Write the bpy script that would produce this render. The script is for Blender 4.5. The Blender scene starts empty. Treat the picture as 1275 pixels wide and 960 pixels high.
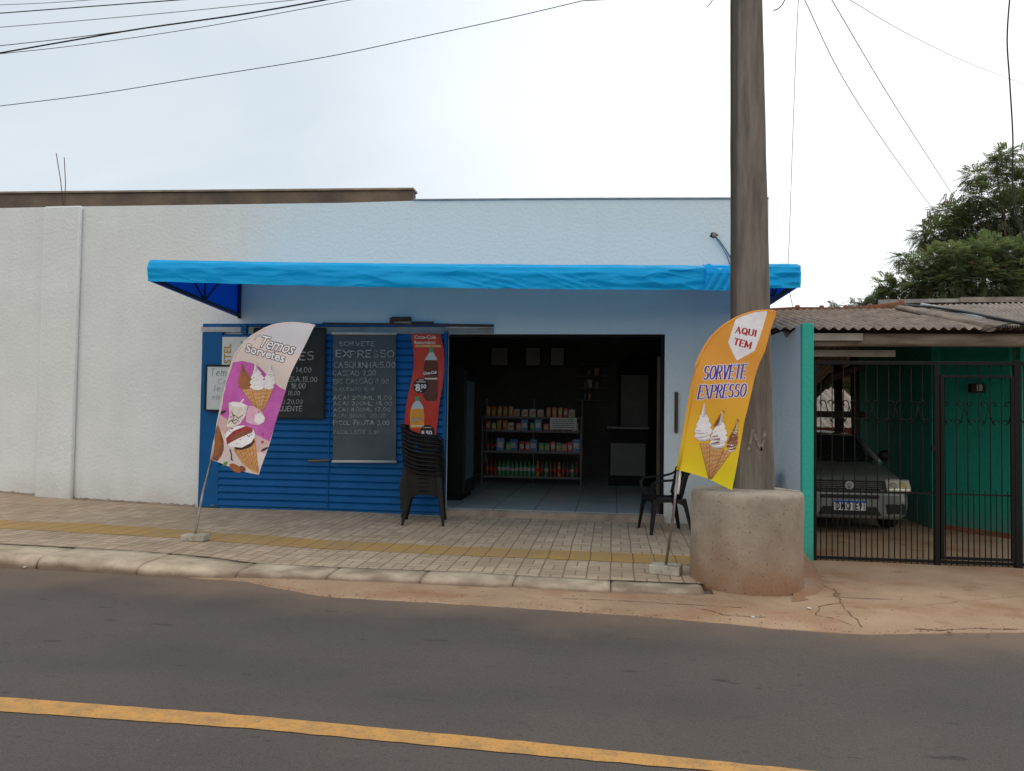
import bpy, bmesh, math, random
from mathutils import Vector, Matrix, noise
random.seed(7)
R = math.radians
S = bpy.context.scene
C = S.collection
rnd = random.uniform

# ------------------------------------------------------------------ camera
CAMH, YAW, PITCH, ROLL, FPX = 1.44, R(7.5), R(1.9), R(0.8), 960.0
Fv = Vector((-math.sin(YAW)*math.cos(PITCH), math.cos(YAW)*math.cos(PITCH), math.sin(PITCH)))
R0 = Vector((math.cos(YAW), math.sin(YAW), 0)); U0 = R0.cross(Fv)
Rv = R0*math.cos(ROLL) + U0*math.sin(ROLL)
Uv = U0*math.cos(ROLL) - R0*math.sin(ROLL)
cd = bpy.data.cameras.new('camera'); cam = bpy.data.objects.new('camera', cd); C.objects.link(cam)
cam.matrix_world = Matrix(((Rv.x, Uv.x, -Fv.x, 0), (Rv.y, Uv.y, -Fv.y, 0), (Rv.z, Uv.z, -Fv.z, CAMH), (0, 0, 0, 1)))
cd.sensor_width = 36; cd.sensor_fit = 'HORIZONTAL'; cd.lens = FPX/1275*36; cd.clip_end = 2000; cd.clip_start = .05
S.camera = cam

# ------------------------------------------------------------------ light
SUN_EL, SUN_AZ = R(52), R(38)                    # behind thin cloud, beyond the shop to the right
w = bpy.data.worlds.new('World'); S.world = w; w.use_nodes = True
nt = w.node_tree; nt.nodes.clear()
def wn(t, **k):
    n = nt.nodes.new(t)
    for a, b in k.items(): setattr(n, a, b)
    return n
sky = wn('ShaderNodeTexSky', sky_type='NISHITA', sun_disc=False, sun_elevation=SUN_EL, sun_rotation=SUN_AZ)
sky.air_density = 1.2; sky.dust_density = 2.0
bg1 = wn('ShaderNodeBackground'); bg1.inputs[1].default_value = .10
nt.links.new(sky.outputs[0], bg1.inputs[0])
tc = wn('ShaderNodeTexCoord')
mp = wn('ShaderNodeMapping'); mp.inputs['Scale'].default_value = (1.0, 1.0, 2.2)
nt.links.new(tc.outputs['Generated'], mp.inputs[0])
nz = wn('ShaderNodeTexNoise'); nz.inputs['Scale'].default_value = 1.7; nz.inputs['Detail'].default_value = 5; nz.inputs['Roughness'].default_value = .5
nz.inputs['Distortion'].default_value = .5
nt.links.new(mp.outputs[0], nz.inputs[0])
vr = wn('ShaderNodeValToRGB')
vr.color_ramp.elements[0].position = .35; vr.color_ramp.elements[0].color = (.56, .64, .71, 1)
vr.color_ramp.elements[1].position = .68; vr.color_ramp.elements[1].color = (.73, .79, .83, 1)
nt.links.new(nz.outputs[0], vr.inputs[0])
sd = Vector((math.sin(SUN_AZ)*math.cos(SUN_EL*.5), math.cos(SUN_AZ)*math.cos(SUN_EL*.5), math.sin(SUN_EL*.5)))
nm = wn('ShaderNodeVectorMath', operation='NORMALIZE'); nt.links.new(tc.outputs['Generated'], nm.inputs[0])
dt = wn('ShaderNodeVectorMath', operation='DOT_PRODUCT'); nt.links.new(nm.outputs[0], dt.inputs[0]); dt.inputs[1].default_value = sd
gl = wn('ShaderNodeMapRange', interpolation_type='SMOOTHSTEP'); nt.links.new(dt.outputs['Value'], gl.inputs[0])
gl.inputs[1].default_value = .50; gl.inputs[2].default_value = 1.0; gl.inputs[3].default_value = 0; gl.inputs[4].default_value = 1
mxc = wn('ShaderNodeMix', data_type='RGBA'); nt.links.new(gl.outputs[0], mxc.inputs[0])
nt.links.new(vr.outputs[0], mxc.inputs[6]); mxc.inputs[7].default_value = (1.12, 1.14, 1.15, 1)
sp = wn('ShaderNodeSeparateXYZ'); nt.links.new(nm.outputs[0], sp.inputs[0])
bk = wn('ShaderNodeMapRange', interpolation_type='SMOOTHSTEP'); nt.links.new(sp.outputs[1], bk.inputs[0])
bk.inputs[1].default_value = .25; bk.inputs[2].default_value = -.45; bk.inputs[3].default_value = 0; bk.inputs[4].default_value = .9
mxb = wn('ShaderNodeMix', data_type='RGBA'); nt.links.new(bk.outputs[0], mxb.inputs[0]); nt.links.new(mxc.outputs[2], mxb.inputs[6]); mxb.inputs[7].default_value = (1.08, 1.08, 1.05, 1)
bg2 = wn('ShaderNodeBackground'); bg2.inputs[1].default_value = 1.0
nt.links.new(mxb.outputs[2], bg2.inputs[0])
ms = wn('ShaderNodeMixShader'); ms.inputs[0].default_value = .88
nt.links.new(bg1.outputs[0], ms.inputs[1]); nt.links.new(bg2.outputs[0], ms.inputs[2])
wo = wn('ShaderNodeOutputWorld'); nt.links.new(ms.outputs[0], wo.inputs[0])
sl = bpy.data.lights.new('sun', 'SUN'); sl.energy = .7; sl.angle = R(25); sl.color = (1, .96, .9)
so = bpy.data.objects.new('sun', sl); C.objects.link(so)
sdir = Vector((math.sin(SUN_AZ)*math.cos(SUN_EL), math.cos(SUN_AZ)*math.cos(SUN_EL), math.sin(SUN_EL)))
so.rotation_euler = (-sdir).to_track_quat('-Z', 'Y').to_euler(); so.location = sdir*30
S.view_settings.view_transform = 'Standard'; S.view_settings.look = 'None'
S.view_settings.gamma = 1; S.view_settings.exposure = 0.22; S.view_settings.use_curve_mapping = False

# ------------------------------------------------------------------ design geometry: a photo point to a point on a real plane
def ray(px, py): return Fv + Rv*((px-637.5)/FPX) - Uv*((py-480)/FPX)
O = Vector((0, 0, CAMH))
def P(px, py, Y): d = ray(px, py); return O + d*(Y/d.y)
def G(px, py, z): d = ray(px, py); return O + d*((z-CAMH)/d.z)
def PX(px, py, X): d = ray(px, py); return O + d*(X/d.x)
def lerp(a, b, t): return a+(b-a)*t
def interp(x, pts):
    if x <= pts[0][0]: return pts[0][1]
    for (a, b), (c, d) in zip(pts, pts[1:]):
        if x <= c: return lerp(b, d, (x-a)/(c-a))
    return pts[-1][1]
def sstep(a, b, x): t = max(0, min(1, (x-a)/(b-a))); return t*t*(3-2*t)
YW = 10.6                                         # shop front plane

# ------------------------------------------------------------------ materials
M = {}
def mat(name, col, rough=.7, col2=None, nscale=4, namt=1.0, bump=0, bscale=30, spec=.3, metal=0, detail=4, stretch=None,
        transl=0, rand=0, coat=0, pos=(.35, .65), alpha=None, bdist=.01):
    m = bpy.data.materials.new(name); m.use_nodes = True; t = m.node_tree; N = t.nodes; L = t.links
    b = N['Principled BSDF']; b.inputs['Roughness'].default_value = rough; b.inputs['Metallic'].default_value = metal
    b.inputs['Specular IOR Level'].default_value = spec; b.inputs['Coat Weight'].default_value = coat
    tcn = N.new('ShaderNodeTexCoord'); v = tcn.outputs['Object']
    if stretch:
        mpn = N.new('ShaderNodeMapping'); mpn.inputs['Scale'].default_value = stretch; L.new(v, mpn.inputs[0]); v = mpn.outputs[0]
    c4 = (*col, 1); out = None
    if col2 is None: col2 = tuple(x*.82 for x in col); 
    n = N.new('ShaderNodeTexNoise'); n.inputs['Scale'].default_value = nscale; n.inputs['Detail'].default_value = detail; n.inputs['Roughness'].default_value = .62
    L.new(v, n.inputs[0])
    r = N.new('ShaderNodeValToRGB'); r.color_ramp.elements[0].position = pos[0]; r.color_ramp.elements[1].position = pos[1]
    r.color_ramp.elements[0].color = c4; r.color_ramp.elements[1].color = tuple(lerp(a, c, namt) for a, c in zip(col, col2))+(1,)
    L.new(n.outputs[0], r.inputs[0]); out = r.outputs[0]
    if rand:
        oi = N.new('ShaderNodeObjectInfo'); h = N.new('ShaderNodeHueSaturation')
        mr = N.new('ShaderNodeMapRange'); mr.inputs[3].default_value = 1-rand; mr.inputs[4].default_value = 1+rand
        L.new(oi.outputs['Random'], mr.inputs[0]); L.new(mr.outputs[0], h.inputs['Value']); L.new(out, h.inputs['Color']); out = h.outputs[0]
    L.new(out, b.inputs['Base Color'])
    if bump:
        n2 = N.new('ShaderNodeTexNoise'); n2.inputs['Scale'].default_value = bscale; n2.inputs['Detail'].default_value = 4; L.new(v, n2.inputs[0])
        bn = N.new('ShaderNodeBump'); bn.inputs['Strength'].default_value = bump; bn.inputs['Distance'].default_value = bdist
        L.new(n2.outputs[0], bn.inputs['Height']); L.new(bn.outputs[0], b.inputs['Normal'])
    if transl:
        tr = N.new('ShaderNodeBsdfTranslucent'); L.new(out, tr.inputs[0]); mx = N.new('ShaderNodeMixShader'); mx.inputs[0].default_value = transl
        L.new(b.outputs[0], mx.inputs[1]); L.new(tr.outputs[0], mx.inputs[2]); L.new(mx.outputs[0], N['Material Output'].inputs[0])
    M[name] = m
    return m
def nodes(m): return m.node_tree.nodes, m.node_tree.links

def wall_paint(name, col, dirt, zdirt=0.0, dh=.45, extra=None):
    m = mat(name, col, .85, tuple(x*.93 for x in col), 1.2, 1, bump=.55, bscale=22, spec=.15, bdist=.02)
    N, L = nodes(m); b = N['Principled BSDF']
    src = b.inputs['Base Color'].links[0].from_socket
    g = N.new('ShaderNodeNewGeometry'); sx = N.new('ShaderNodeSeparateXYZ'); L.new(g.outputs['Position'], sx.inputs[0])
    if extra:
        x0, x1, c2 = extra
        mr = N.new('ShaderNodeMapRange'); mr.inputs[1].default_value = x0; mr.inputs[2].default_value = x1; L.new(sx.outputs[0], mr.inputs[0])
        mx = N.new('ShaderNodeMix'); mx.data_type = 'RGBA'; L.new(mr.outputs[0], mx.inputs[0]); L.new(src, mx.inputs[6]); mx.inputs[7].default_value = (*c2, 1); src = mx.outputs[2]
    # splashed soil at the foot and faint rain streaks
    n = N.new('ShaderNodeTexNoise'); n.inputs['Scale'].default_value = 3; n.inputs['Detail'].default_value = 8
    L.new(g.outputs['Position'], n.inputs[0])
    mr = N.new('ShaderNodeMapRange'); mr.inputs[1].default_value = zdirt; mr.inputs[2].default_value = zdirt+dh; mr.inputs[3].default_value = .62; mr.inputs[4].default_value = 0
    L.new(sx.outputs[2], mr.inputs[0])
    ad = N.new('ShaderNodeMath'); ad.operation = 'MULTIPLY'; L.new(n.outputs[0], ad.inputs[0]); L.new(mr.outputs[0], ad.inputs[1])
    mx = N.new('ShaderNodeMix'); mx.data_type = 'RGBA'; L.new(ad.outputs[0], mx.inputs[0]); L.new(src, mx.inputs[6]); mx.inputs[7].default_value = (*dirt, 1)
    mp2 = N.new('ShaderNodeMapping'); mp2.inputs['Scale'].default_value = (5, 5, .35); L.new(g.outputs['Position'], mp2.inputs[0])
    n3 = N.new('ShaderNodeTexNoise'); n3.inputs['Scale'].default_value = 1; n3.inputs['Detail'].default_value = 5; L.new(mp2.outputs[0], n3.inputs[0])
    m3 = N.new('ShaderNodeMapRange'); m3.inputs[1].default_value = .52; m3.inputs[2].default_value = .8; m3.inputs[3].default_value = 0; m3.inputs[4].default_value = .14; L.new(n3.outputs[0], m3.inputs[0])
    mx2 = N.new('ShaderNodeMix'); mx2.data_type = 'RGBA'; L.new(m3.outputs[0], mx2.inputs[0]); L.new(mx.outputs[2], mx2.inputs[6]); mx2.inputs[7].default_value = (*[x*.72 for x in col], 1)
    L.new(mx2.outputs[2], b.inputs['Base Color'])
    return m

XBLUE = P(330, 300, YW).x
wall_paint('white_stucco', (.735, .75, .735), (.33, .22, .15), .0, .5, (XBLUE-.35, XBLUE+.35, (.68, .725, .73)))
wall_paint('wing_paint', (.56, .62, .66), (.25, .20, .16), -.1, .9)
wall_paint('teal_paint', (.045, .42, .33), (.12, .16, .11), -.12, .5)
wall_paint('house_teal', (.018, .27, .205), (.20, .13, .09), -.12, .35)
mat('concrete_grey', (.36, .32, .27), .9, (.20, .175, .15), 3, 1, bump=.6, bscale=25, detail=8)
mat('concrete_cast', (.40, .34, .27), .92, (.25, .205, .16), 2.2, 1, bump=.5, bscale=30, detail=9)
mat('dark_concrete', (.10, .08, .065), .95, (.20, .14, .10), 1.5, 1, bump=.4, bscale=14, detail=8)
mat('pole_concrete', (.225, .195, .165), .92, (.13, .112, .095), 7, 1, bump=.8, bscale=22, detail=12, stretch=(2, 2, .22), pos=(.36, .64))
mat('kerb_concrete', (.60, .48, .35), .9, (.34, .26, .185), 2.5, 1, bump=.5, bscale=20, detail=9)
mat('step_concrete', (.34, .27, .21), .9, (.22, .17, .13), 4, 1, bump=.4, bscale=20, detail=8)
mat('block_concrete', (.52, .48, .40), .95, (.30, .26, .21), 7, 1, bump=.6, bscale=40, detail=8)
mat('line_yellow', (.54, .28, .08), .8, (.33, .20, .085), 9, 1, bump=.3, bscale=90, detail=10, pos=(.42, .72))
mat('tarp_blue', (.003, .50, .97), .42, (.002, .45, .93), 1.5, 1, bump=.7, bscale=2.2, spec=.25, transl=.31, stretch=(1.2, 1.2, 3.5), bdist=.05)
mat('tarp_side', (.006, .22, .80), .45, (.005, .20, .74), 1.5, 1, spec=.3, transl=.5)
def line_wear():
    m = M['line_yellow']; N, L = nodes(m); b = N['Principled BSDF']; src = b.inputs['Base Color'].links[0].from_socket; tcn = N.new('ShaderNodeTexCoord')
    for sc, lo, hi, amt in ((55, .56, .66, .5), (14, .58, .70, .3)):
        n = N.new('ShaderNodeTexNoise'); n.inputs['Scale'].default_value = sc; n.inputs['Detail'].default_value = 5; L.new(tcn.outputs['Object'], n.inputs[0])
        mr = N.new('ShaderNodeMapRange'); mr.inputs[1].default_value = lo; mr.inputs[2].default_value = hi; mr.inputs[4].default_value = amt; L.new(n.outputs[0], mr.inputs[0])
        mx = N.new('ShaderNodeMix'); mx.data_type = 'RGBA'; L.new(mr.outputs[0], mx.inputs[0]); L.new(src, mx.inputs[6]); mx.inputs[7].default_value = (.17, .115, .075, 1); src = mx.outputs[2]
    L.new(src, b.inputs['Base Color'])
line_wear()
mat('steel_navy', (.012, .03, .08), .5, None, 5)
mat('shutter_blue', (.002, .095, .29), .5, (.002, .078, .24), 2.5, 1, bump=.2, bscale=8, spec=.15, detail=8)
mat('frame_blue', (.003, .10, .29), .55, (.006, .08, .22), 5, 1, detail=8, spec=.15)
mat('rust_dark', (.05, .045, .05), .9, (.14, .07, .035), 14, 1, bump=.8, bscale=40, detail=8)
mat('pale_trim', (.42, .44, .45), .8, (.30, .31, .32), 6, 1)
mat('grey_trim', (.33, .33, .33), .8, (.22, .22, .22), 6, 1)
mat('black_plastic', (.006, .006, .007), .5, (.012, .011, .010), 7, 1, spec=.22, rand=.25)
mat('black_matte', (.010, .010, .011), .7, None, 5)
mat('board_black', (.014, .018, .018), .7, (.028, .032, .032), 2.5, 1, detail=8)
mat('board_paper', (.058, .075, .085), .85, (.085, .10, .11), 2.0, 1, detail=9)
mat('white_board', (.56, .60, .60), .35, (.50, .54, .54), 3, 1)
mat('paper_white', (.62, .62, .60), .8, (.52, .52, .50), 6, 1)
mat('chalk', (.42, .44, .44), .95, (.15, .17, .18), 18, 1, pos=(.4, .7), detail=6)
mat('marker', (.10, .13, .16), .7, (.25, .28, .30), 12, 1)
mat('gold_letter', (.42, .24, .05), .6, (.3, .17, .04), 8)
mat('white_rod', (.50, .50, .50), .5, None, 4)
mat('steel_bare', (.34, .32, .29), .4, (.22, .18, .14), 9, 1, metal=.7)
mat('flag_cream', (.86, .70, .65), .75, (.82, .68, .64), 2, 1, transl=.15)
mat('flag_grey', (.80, .77, .82), .75, (.74, .72, .77), 4, 1, transl=.15)
mat('flag_purple', (.50, .085, .38), .75, (.60, .15, .46), 5, 1)
mat('flag_pink', (.68, .42, .45), .75, (.58, .40, .36), 5, 1)
mat('print_cream', (.78, .70, .64), .7, (.62, .50, .44), 22, 1, pos=(.45, .7))
mat('print_white', (.90, .87, .88), .7, (.82, .76, .78), 20, 1)
mat('print_fold', (.60, .52, .55), .7, (.52, .44, .47), 20, 1)
mat('print_choc', (.20, .07, .04), .7, (.30, .12, .07), 25, 1)
mat('print_dark', (.055, .022, .022), .7, None, 9)
mat('print_waffle', (.58, .27, .09), .7, (.68, .38, .16), 30, 1)
mat('print_waffle_line', (.38, .14, .045), .7, None, 9)
mat('print_waffle_light', (.78, .52, .27), .7, None, 9)
mat('print_rose', (.70, .36, .50), .7, (.75, .48, .58), 12, 1)
mat('print_redsauce', (.30, .03, .03), .7, (.42, .06, .05), 20, 1)
mat('print_green', (.14, .30, .05), .7, None, 9)
mat('print_outline', (.05, .03, .05), .7, None, 9)
mat('print_red', (.50, .02, .03), .7, None, 9)
mat('print_violet', (.10, .05, .34), .7, None, 9)
mat('poster_red', (.52, .045, .025), .5, (.44, .03, .02), 3, 1)
mat('poster_cream', (.72, .62, .48), .6, None, 9)
mat('poster_cola', (.07, .018, .012), .5, (.12, .03, .02), 8, 1)
mat('poster_orange', (.60, .22, .03), .5, (.66, .30, .05), 8, 1)
mat('poster_clear', (.45, .52, .56), .5, (.38, .44, .48), 8, 1)
mat('cap_green', (.05, .30, .14), .5, None, 9)
mat('poster_black', (.012, .012, .014), .5, None, 9)
mat('poster_white', (.75, .75, .75), .5, None, 9)
mat('roof_fibre', (.27, .205, .16), .95, (.12, .09, .07), 3, 1, bump=.5, bscale=18, detail=10, rand=.08)
mat('roof_pale', (.34, .29, .245), .9, (.18, .15, .125), 3, 1, bump=.4, bscale=14, detail=9)
mat('ridge_clay', (.32, .115, .06), .9, (.15, .075, .05), 5, 1, bump=.5, bscale=20, detail=8)
mat('old_wood', (.30, .235, .18), .9, (.11, .08, .06), 3, 1, bump=.6, bscale=8, detail=9, stretch=(.5, 3, 3))
mat('dark_wood', (.055, .04, .03), .9, (.09, .065, .05), 4, 1, bump=.5, bscale=10, stretch=(1, 1, .4))
mat('white_wood', (.52, .51, .46), .85, (.34, .29, .24), 2.5, 1, bump=.3, bscale=8, detail=9)
mat('gate_black', (.006, .006, .007), .65, (.010, .009, .008), 14, 1, spec=.2)
mat('car_paint', (.165, .18, .17), .3, (.15, .165, .155), 6, 1, metal=.25, coat=.5)
mat('car_glass', (.015, .018, .018), .06, None, 4, spec=.8)
mat('car_black', (.012, .012, .012), .55, None, 6)
mat('tyre', (.012, .012, .012), .85, None, 9)
mat('rim_grey', (.22, .22, .22), .4, None, 4, metal=.6)
mat('lamp_glass', (.62, .62, .55), .12, (.70, .66, .48), 10, 1, spec=.8, metal=.3)
mat('lamp_amber', (.52, .40, .14), .2, None, 10)
mat('plate_white', (.66, .66, .64), .5, None, 6)
mat('plate_blue', (.02, .07, .42), .5, None, 6)
mat('plate_black', (.015, .015, .015), .6, None, 6)
mat('chrome', (.55, .55, .55), .2, None, 4, metal=.9)
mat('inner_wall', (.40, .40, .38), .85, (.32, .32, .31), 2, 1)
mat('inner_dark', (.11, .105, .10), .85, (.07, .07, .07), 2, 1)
mat('ceiling_dark', (.30, .30, .29), .9, None, 2)
mat('inner_black', (.006, .006, .006), .6, None, 4, spec=.15)
mat('inner_white', (.22, .22, .21), .7, None, 4)
mat('inner_grey', (.13, .13, .125), .6, None, 4)
mat('cooler_light', (.10, .14, .16), .5, (.06, .09, .11), 9, 1)
mat('wood_strip', (.10, .062, .038), .8, (.055, .038, .028), 8, 1, stretch=(1, 1, .3))
mat('bark', (.16, .12, .09), .95, (.08, .06, .045), 6, 1, bump=.8, bscale=16)
mat('cable_black', (.022, .022, .024), .7, None, 4)
mat('cable_grey', (.30, .31, .32), .7, None, 4)
mat('cable_blue', (.05, .16, .26), .7, None, 4)
mat('rebar', (.09, .06, .045), .8, (.16, .08, .04), 20, 1, metal=.3)
mat('brick_red', (.28, .11, .06), .9, (.20, .08, .05), 6, 1)
mat('panel_frame', (.42, .40, .37), .7, (.30, .28, .26), 4, 1)
mat('far_ground', (.20, .15, .10), .95, (.10, .11, .05), .3, 1)
mat('crack_dark', (.17, .105, .07), .95, None, 9)
mat('scrap', (.62, .60, .54), .8, None, 9)
mat('pebble', (.24, .17, .12), .95, (.14, .10, .08), 9, 1)
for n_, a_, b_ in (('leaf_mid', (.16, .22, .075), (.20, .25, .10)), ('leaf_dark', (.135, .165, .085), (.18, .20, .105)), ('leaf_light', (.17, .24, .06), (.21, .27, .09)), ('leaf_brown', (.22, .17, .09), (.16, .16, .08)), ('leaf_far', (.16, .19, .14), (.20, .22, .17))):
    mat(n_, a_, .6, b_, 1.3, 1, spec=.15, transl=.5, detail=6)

# flag gradient print: orange above, yellow below
def flag_gradient():
    m = mat('flag_orange', (.74, .33, .05), .75, transl=.15); N, L = nodes(m); b = N['Principled BSDF']
    g = N.new('ShaderNodeNewGeometry'); sx = N.new('ShaderNodeSeparateXYZ'); L.new(g.outputs['Position'], sx.inputs[0])
    mr = N.new('ShaderNodeMapRange'); mr.inputs[1].default_value = P(880, 600, 7.4).z; mr.inputs[2].default_value = P(880, 470, 7.4).z; L.new(sx.outputs[2], mr.inputs[0])
    r = N.new('ShaderNodeValToRGB'); r.color_ramp.elements[0].color = (.90, .76, .02, 1); r.color_ramp.elements[1].color = (.84, .36, .06, 1)
    e = r.color_ramp.elements.new(.45); e.color = (.90, .52, .03, 1)
    L.new(mr.outputs[0], r.inputs[0]); L.new(r.outputs[0], b.inputs['Base Color'])
    for n in N:
        if n.type == 'BSDF_TRANSLUCENT': L.new(r.outputs[0], n.inputs[0])
flag_gradient()

def mathn(N, L, op, a, b=None, c=None):
    n = N.new('ShaderNodeMath'); n.operation = op
    for i, v in enumerate((a, b, c)):
        if v is None: continue
        if isinstance(v, (int, float)): n.inputs[i].default_value = v
        else: L.new(v, n.inputs[i])
    return n.outputs[0]

# asphalt
def asphalt():
    m = mat('asphalt', (.092, .076, .068), .88, (.070, .058, .052), .7, 1, bump=.9, bscale=85, detail=8, spec=.25, bdist=.006)
    N, L = nodes(m); b = N['Principled BSDF']; src = b.inputs['Base Color'].links[0].from_socket
    tcn = N.new('ShaderNodeTexCoord')
    def layer(scale, stretch, lo, hi, amt, col, src, detail=3):
        mpn = N.new('ShaderNodeMapping'); mpn.inputs['Scale'].default_value = stretch; L.new(tcn.outputs['Object'], mpn.inputs[0])
        n = N.new('ShaderNodeTexNoise'); n.inputs['Scale'].default_value = scale; n.inputs['Detail'].default_value = detail; L.new(mpn.outputs[0], n.inputs[0])
        mr = N.new('ShaderNodeMapRange'); mr.inputs[1].default_value = lo; mr.inputs[2].default_value = hi; mr.inputs[4].default_value = amt; L.new(n.outputs[0], mr.inputs[0])
        mx = N.new('ShaderNodeMix'); mx.data_type = 'RGBA'; L.new(mr.outputs[0], mx.inputs[0]); L.new(src, mx.inputs[6]); mx.inputs[7].default_value = (*col, 1)
        return mx.outputs[2]
    src = layer(190, (1, 1, 1), .45, .75, .55, (.16, .14, .125), src)       # aggregate
    src = layer(120, (1, 1, 1), .55, .8, .6, (.04, .035, .033), src)
    src = layer(.35, (.25, 1.4, 1), .45, .75, .5, (.125, .105, .09), src, 5)      # wheel-worn lighter streaks
    src = layer(7, (.5, 1.5, 1), .68, .74, .7, (.035, .03, .028), src, 3)
    src = layer(26, (.6, 1.3, 1), .62, .76, .6, (.045, .039, .036), src, 3)
    src = layer(33, (1, 1, 1), .62, .8, .5, (.15, .128, .112), src, 3)
    src = layer(75, (1, 1.4, 1), .58, .66, .55, (.036, .031, .028), src, 4)
    src = layer(95, (1, 1.2, 1), .60, .68, .5, (.17, .15, .13), src, 3)
    src = layer(.9, (.3, 1, 1), .5, .62, .28, (.055, .047, .042), src, 6)   # pits
    src = layer(21, (1, 1, 1), .82, .84, .5, (.28, .24, .20), src, 1)       # light specks
    # soil washed onto the asphalt along the gutter
    g = N.new('ShaderNodeNewGeometry'); sx = N.new('ShaderNodeSeparateXYZ'); L.new(g.outputs['Position'], sx.inputs[0])
    n = N.new('ShaderNodeTexNoise'); n.inputs['Scale'].default_value = 1.3; n.inputs['Detail'].default_value = 8; L.new(g.outputs['Position'], n.inputs[0])
    yy = mathn(N, L, 'ADD', sx.outputs[1], mathn(N, L, 'MULTIPLY', sx.outputs[0], .085))
    yy = mathn(N, L, 'ADD', yy, mathn(N, L, 'MULTIPLY', mathn(N, L, 'SUBTRACT', n.outputs[0], .5), 1.2))
    mr = N.new('ShaderNodeMapRange'); mr.interpolation_type = 'SMOOTHSTEP'; mr.inputs[1].default_value = 5.2; mr.inputs[2].default_value = 6.3; mr.inputs[4].default_value = .5; L.new(yy, mr.inputs[0])
    mx = N.new('ShaderNodeMix'); mx.data_type = 'RGBA'; L.new(mr.outputs[0], mx.inputs[0]); L.new(src, mx.inputs[6]); mx.inputs[7].default_value = (.27, .175, .115, 1); src = mx.outputs[2]
    L.new(src, b.inputs['Base Color'])
asphalt()

# red-brown dusty concrete of the gutter and driveway
def apron_mat():
    m = mat('dusty_concrete', (.42, .285, .185), .95, (.31, .20, .125), 1.6, 1, bump=.5, bscale=45, detail=10, spec=.12, bdist=.008)
    N, L = nodes(m); b = N['Principled BSDF']; src = b.inputs['Base Color'].links[0].from_socket
    tcn = N.new('ShaderNodeTexCoord')
    for sc, lo, hi, amt, col in ((.8, .48, .70, .6, (.40, .30, .20)), (1.4, .50, .66, .75, (.30, .15, .08)), (3.6, .58, .72, .6, (.24, .115, .06)), (60, .55, .8, .35, (.55, .46, .36)), (11, .68, .74, .5, (.16, .095, .06))):
        n = N.new('ShaderNodeTexNoise'); n.inputs['Scale'].default_value = sc; n.inputs['Detail'].default_value = 7; L.new(tcn.outputs['Object'], n.inputs[0])
        mr = N.new('ShaderNodeMapRange'); mr.inputs[1].default_value = lo; mr.inputs[2].default_value = hi; mr.inputs[4].default_value = amt; L.new(n.outputs[0], mr.inputs[0])
        mx = N.new('ShaderNodeMix'); mx.data_type = 'RGBA'; L.new(mr.outputs[0], mx.inputs[0]); L.new(src, mx.inputs[6]); mx.inputs[7].default_value = (*col, 1); src = mx.outputs[2]
    L.new(src, b.inputs['Base Color'])
apron_mat()

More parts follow.
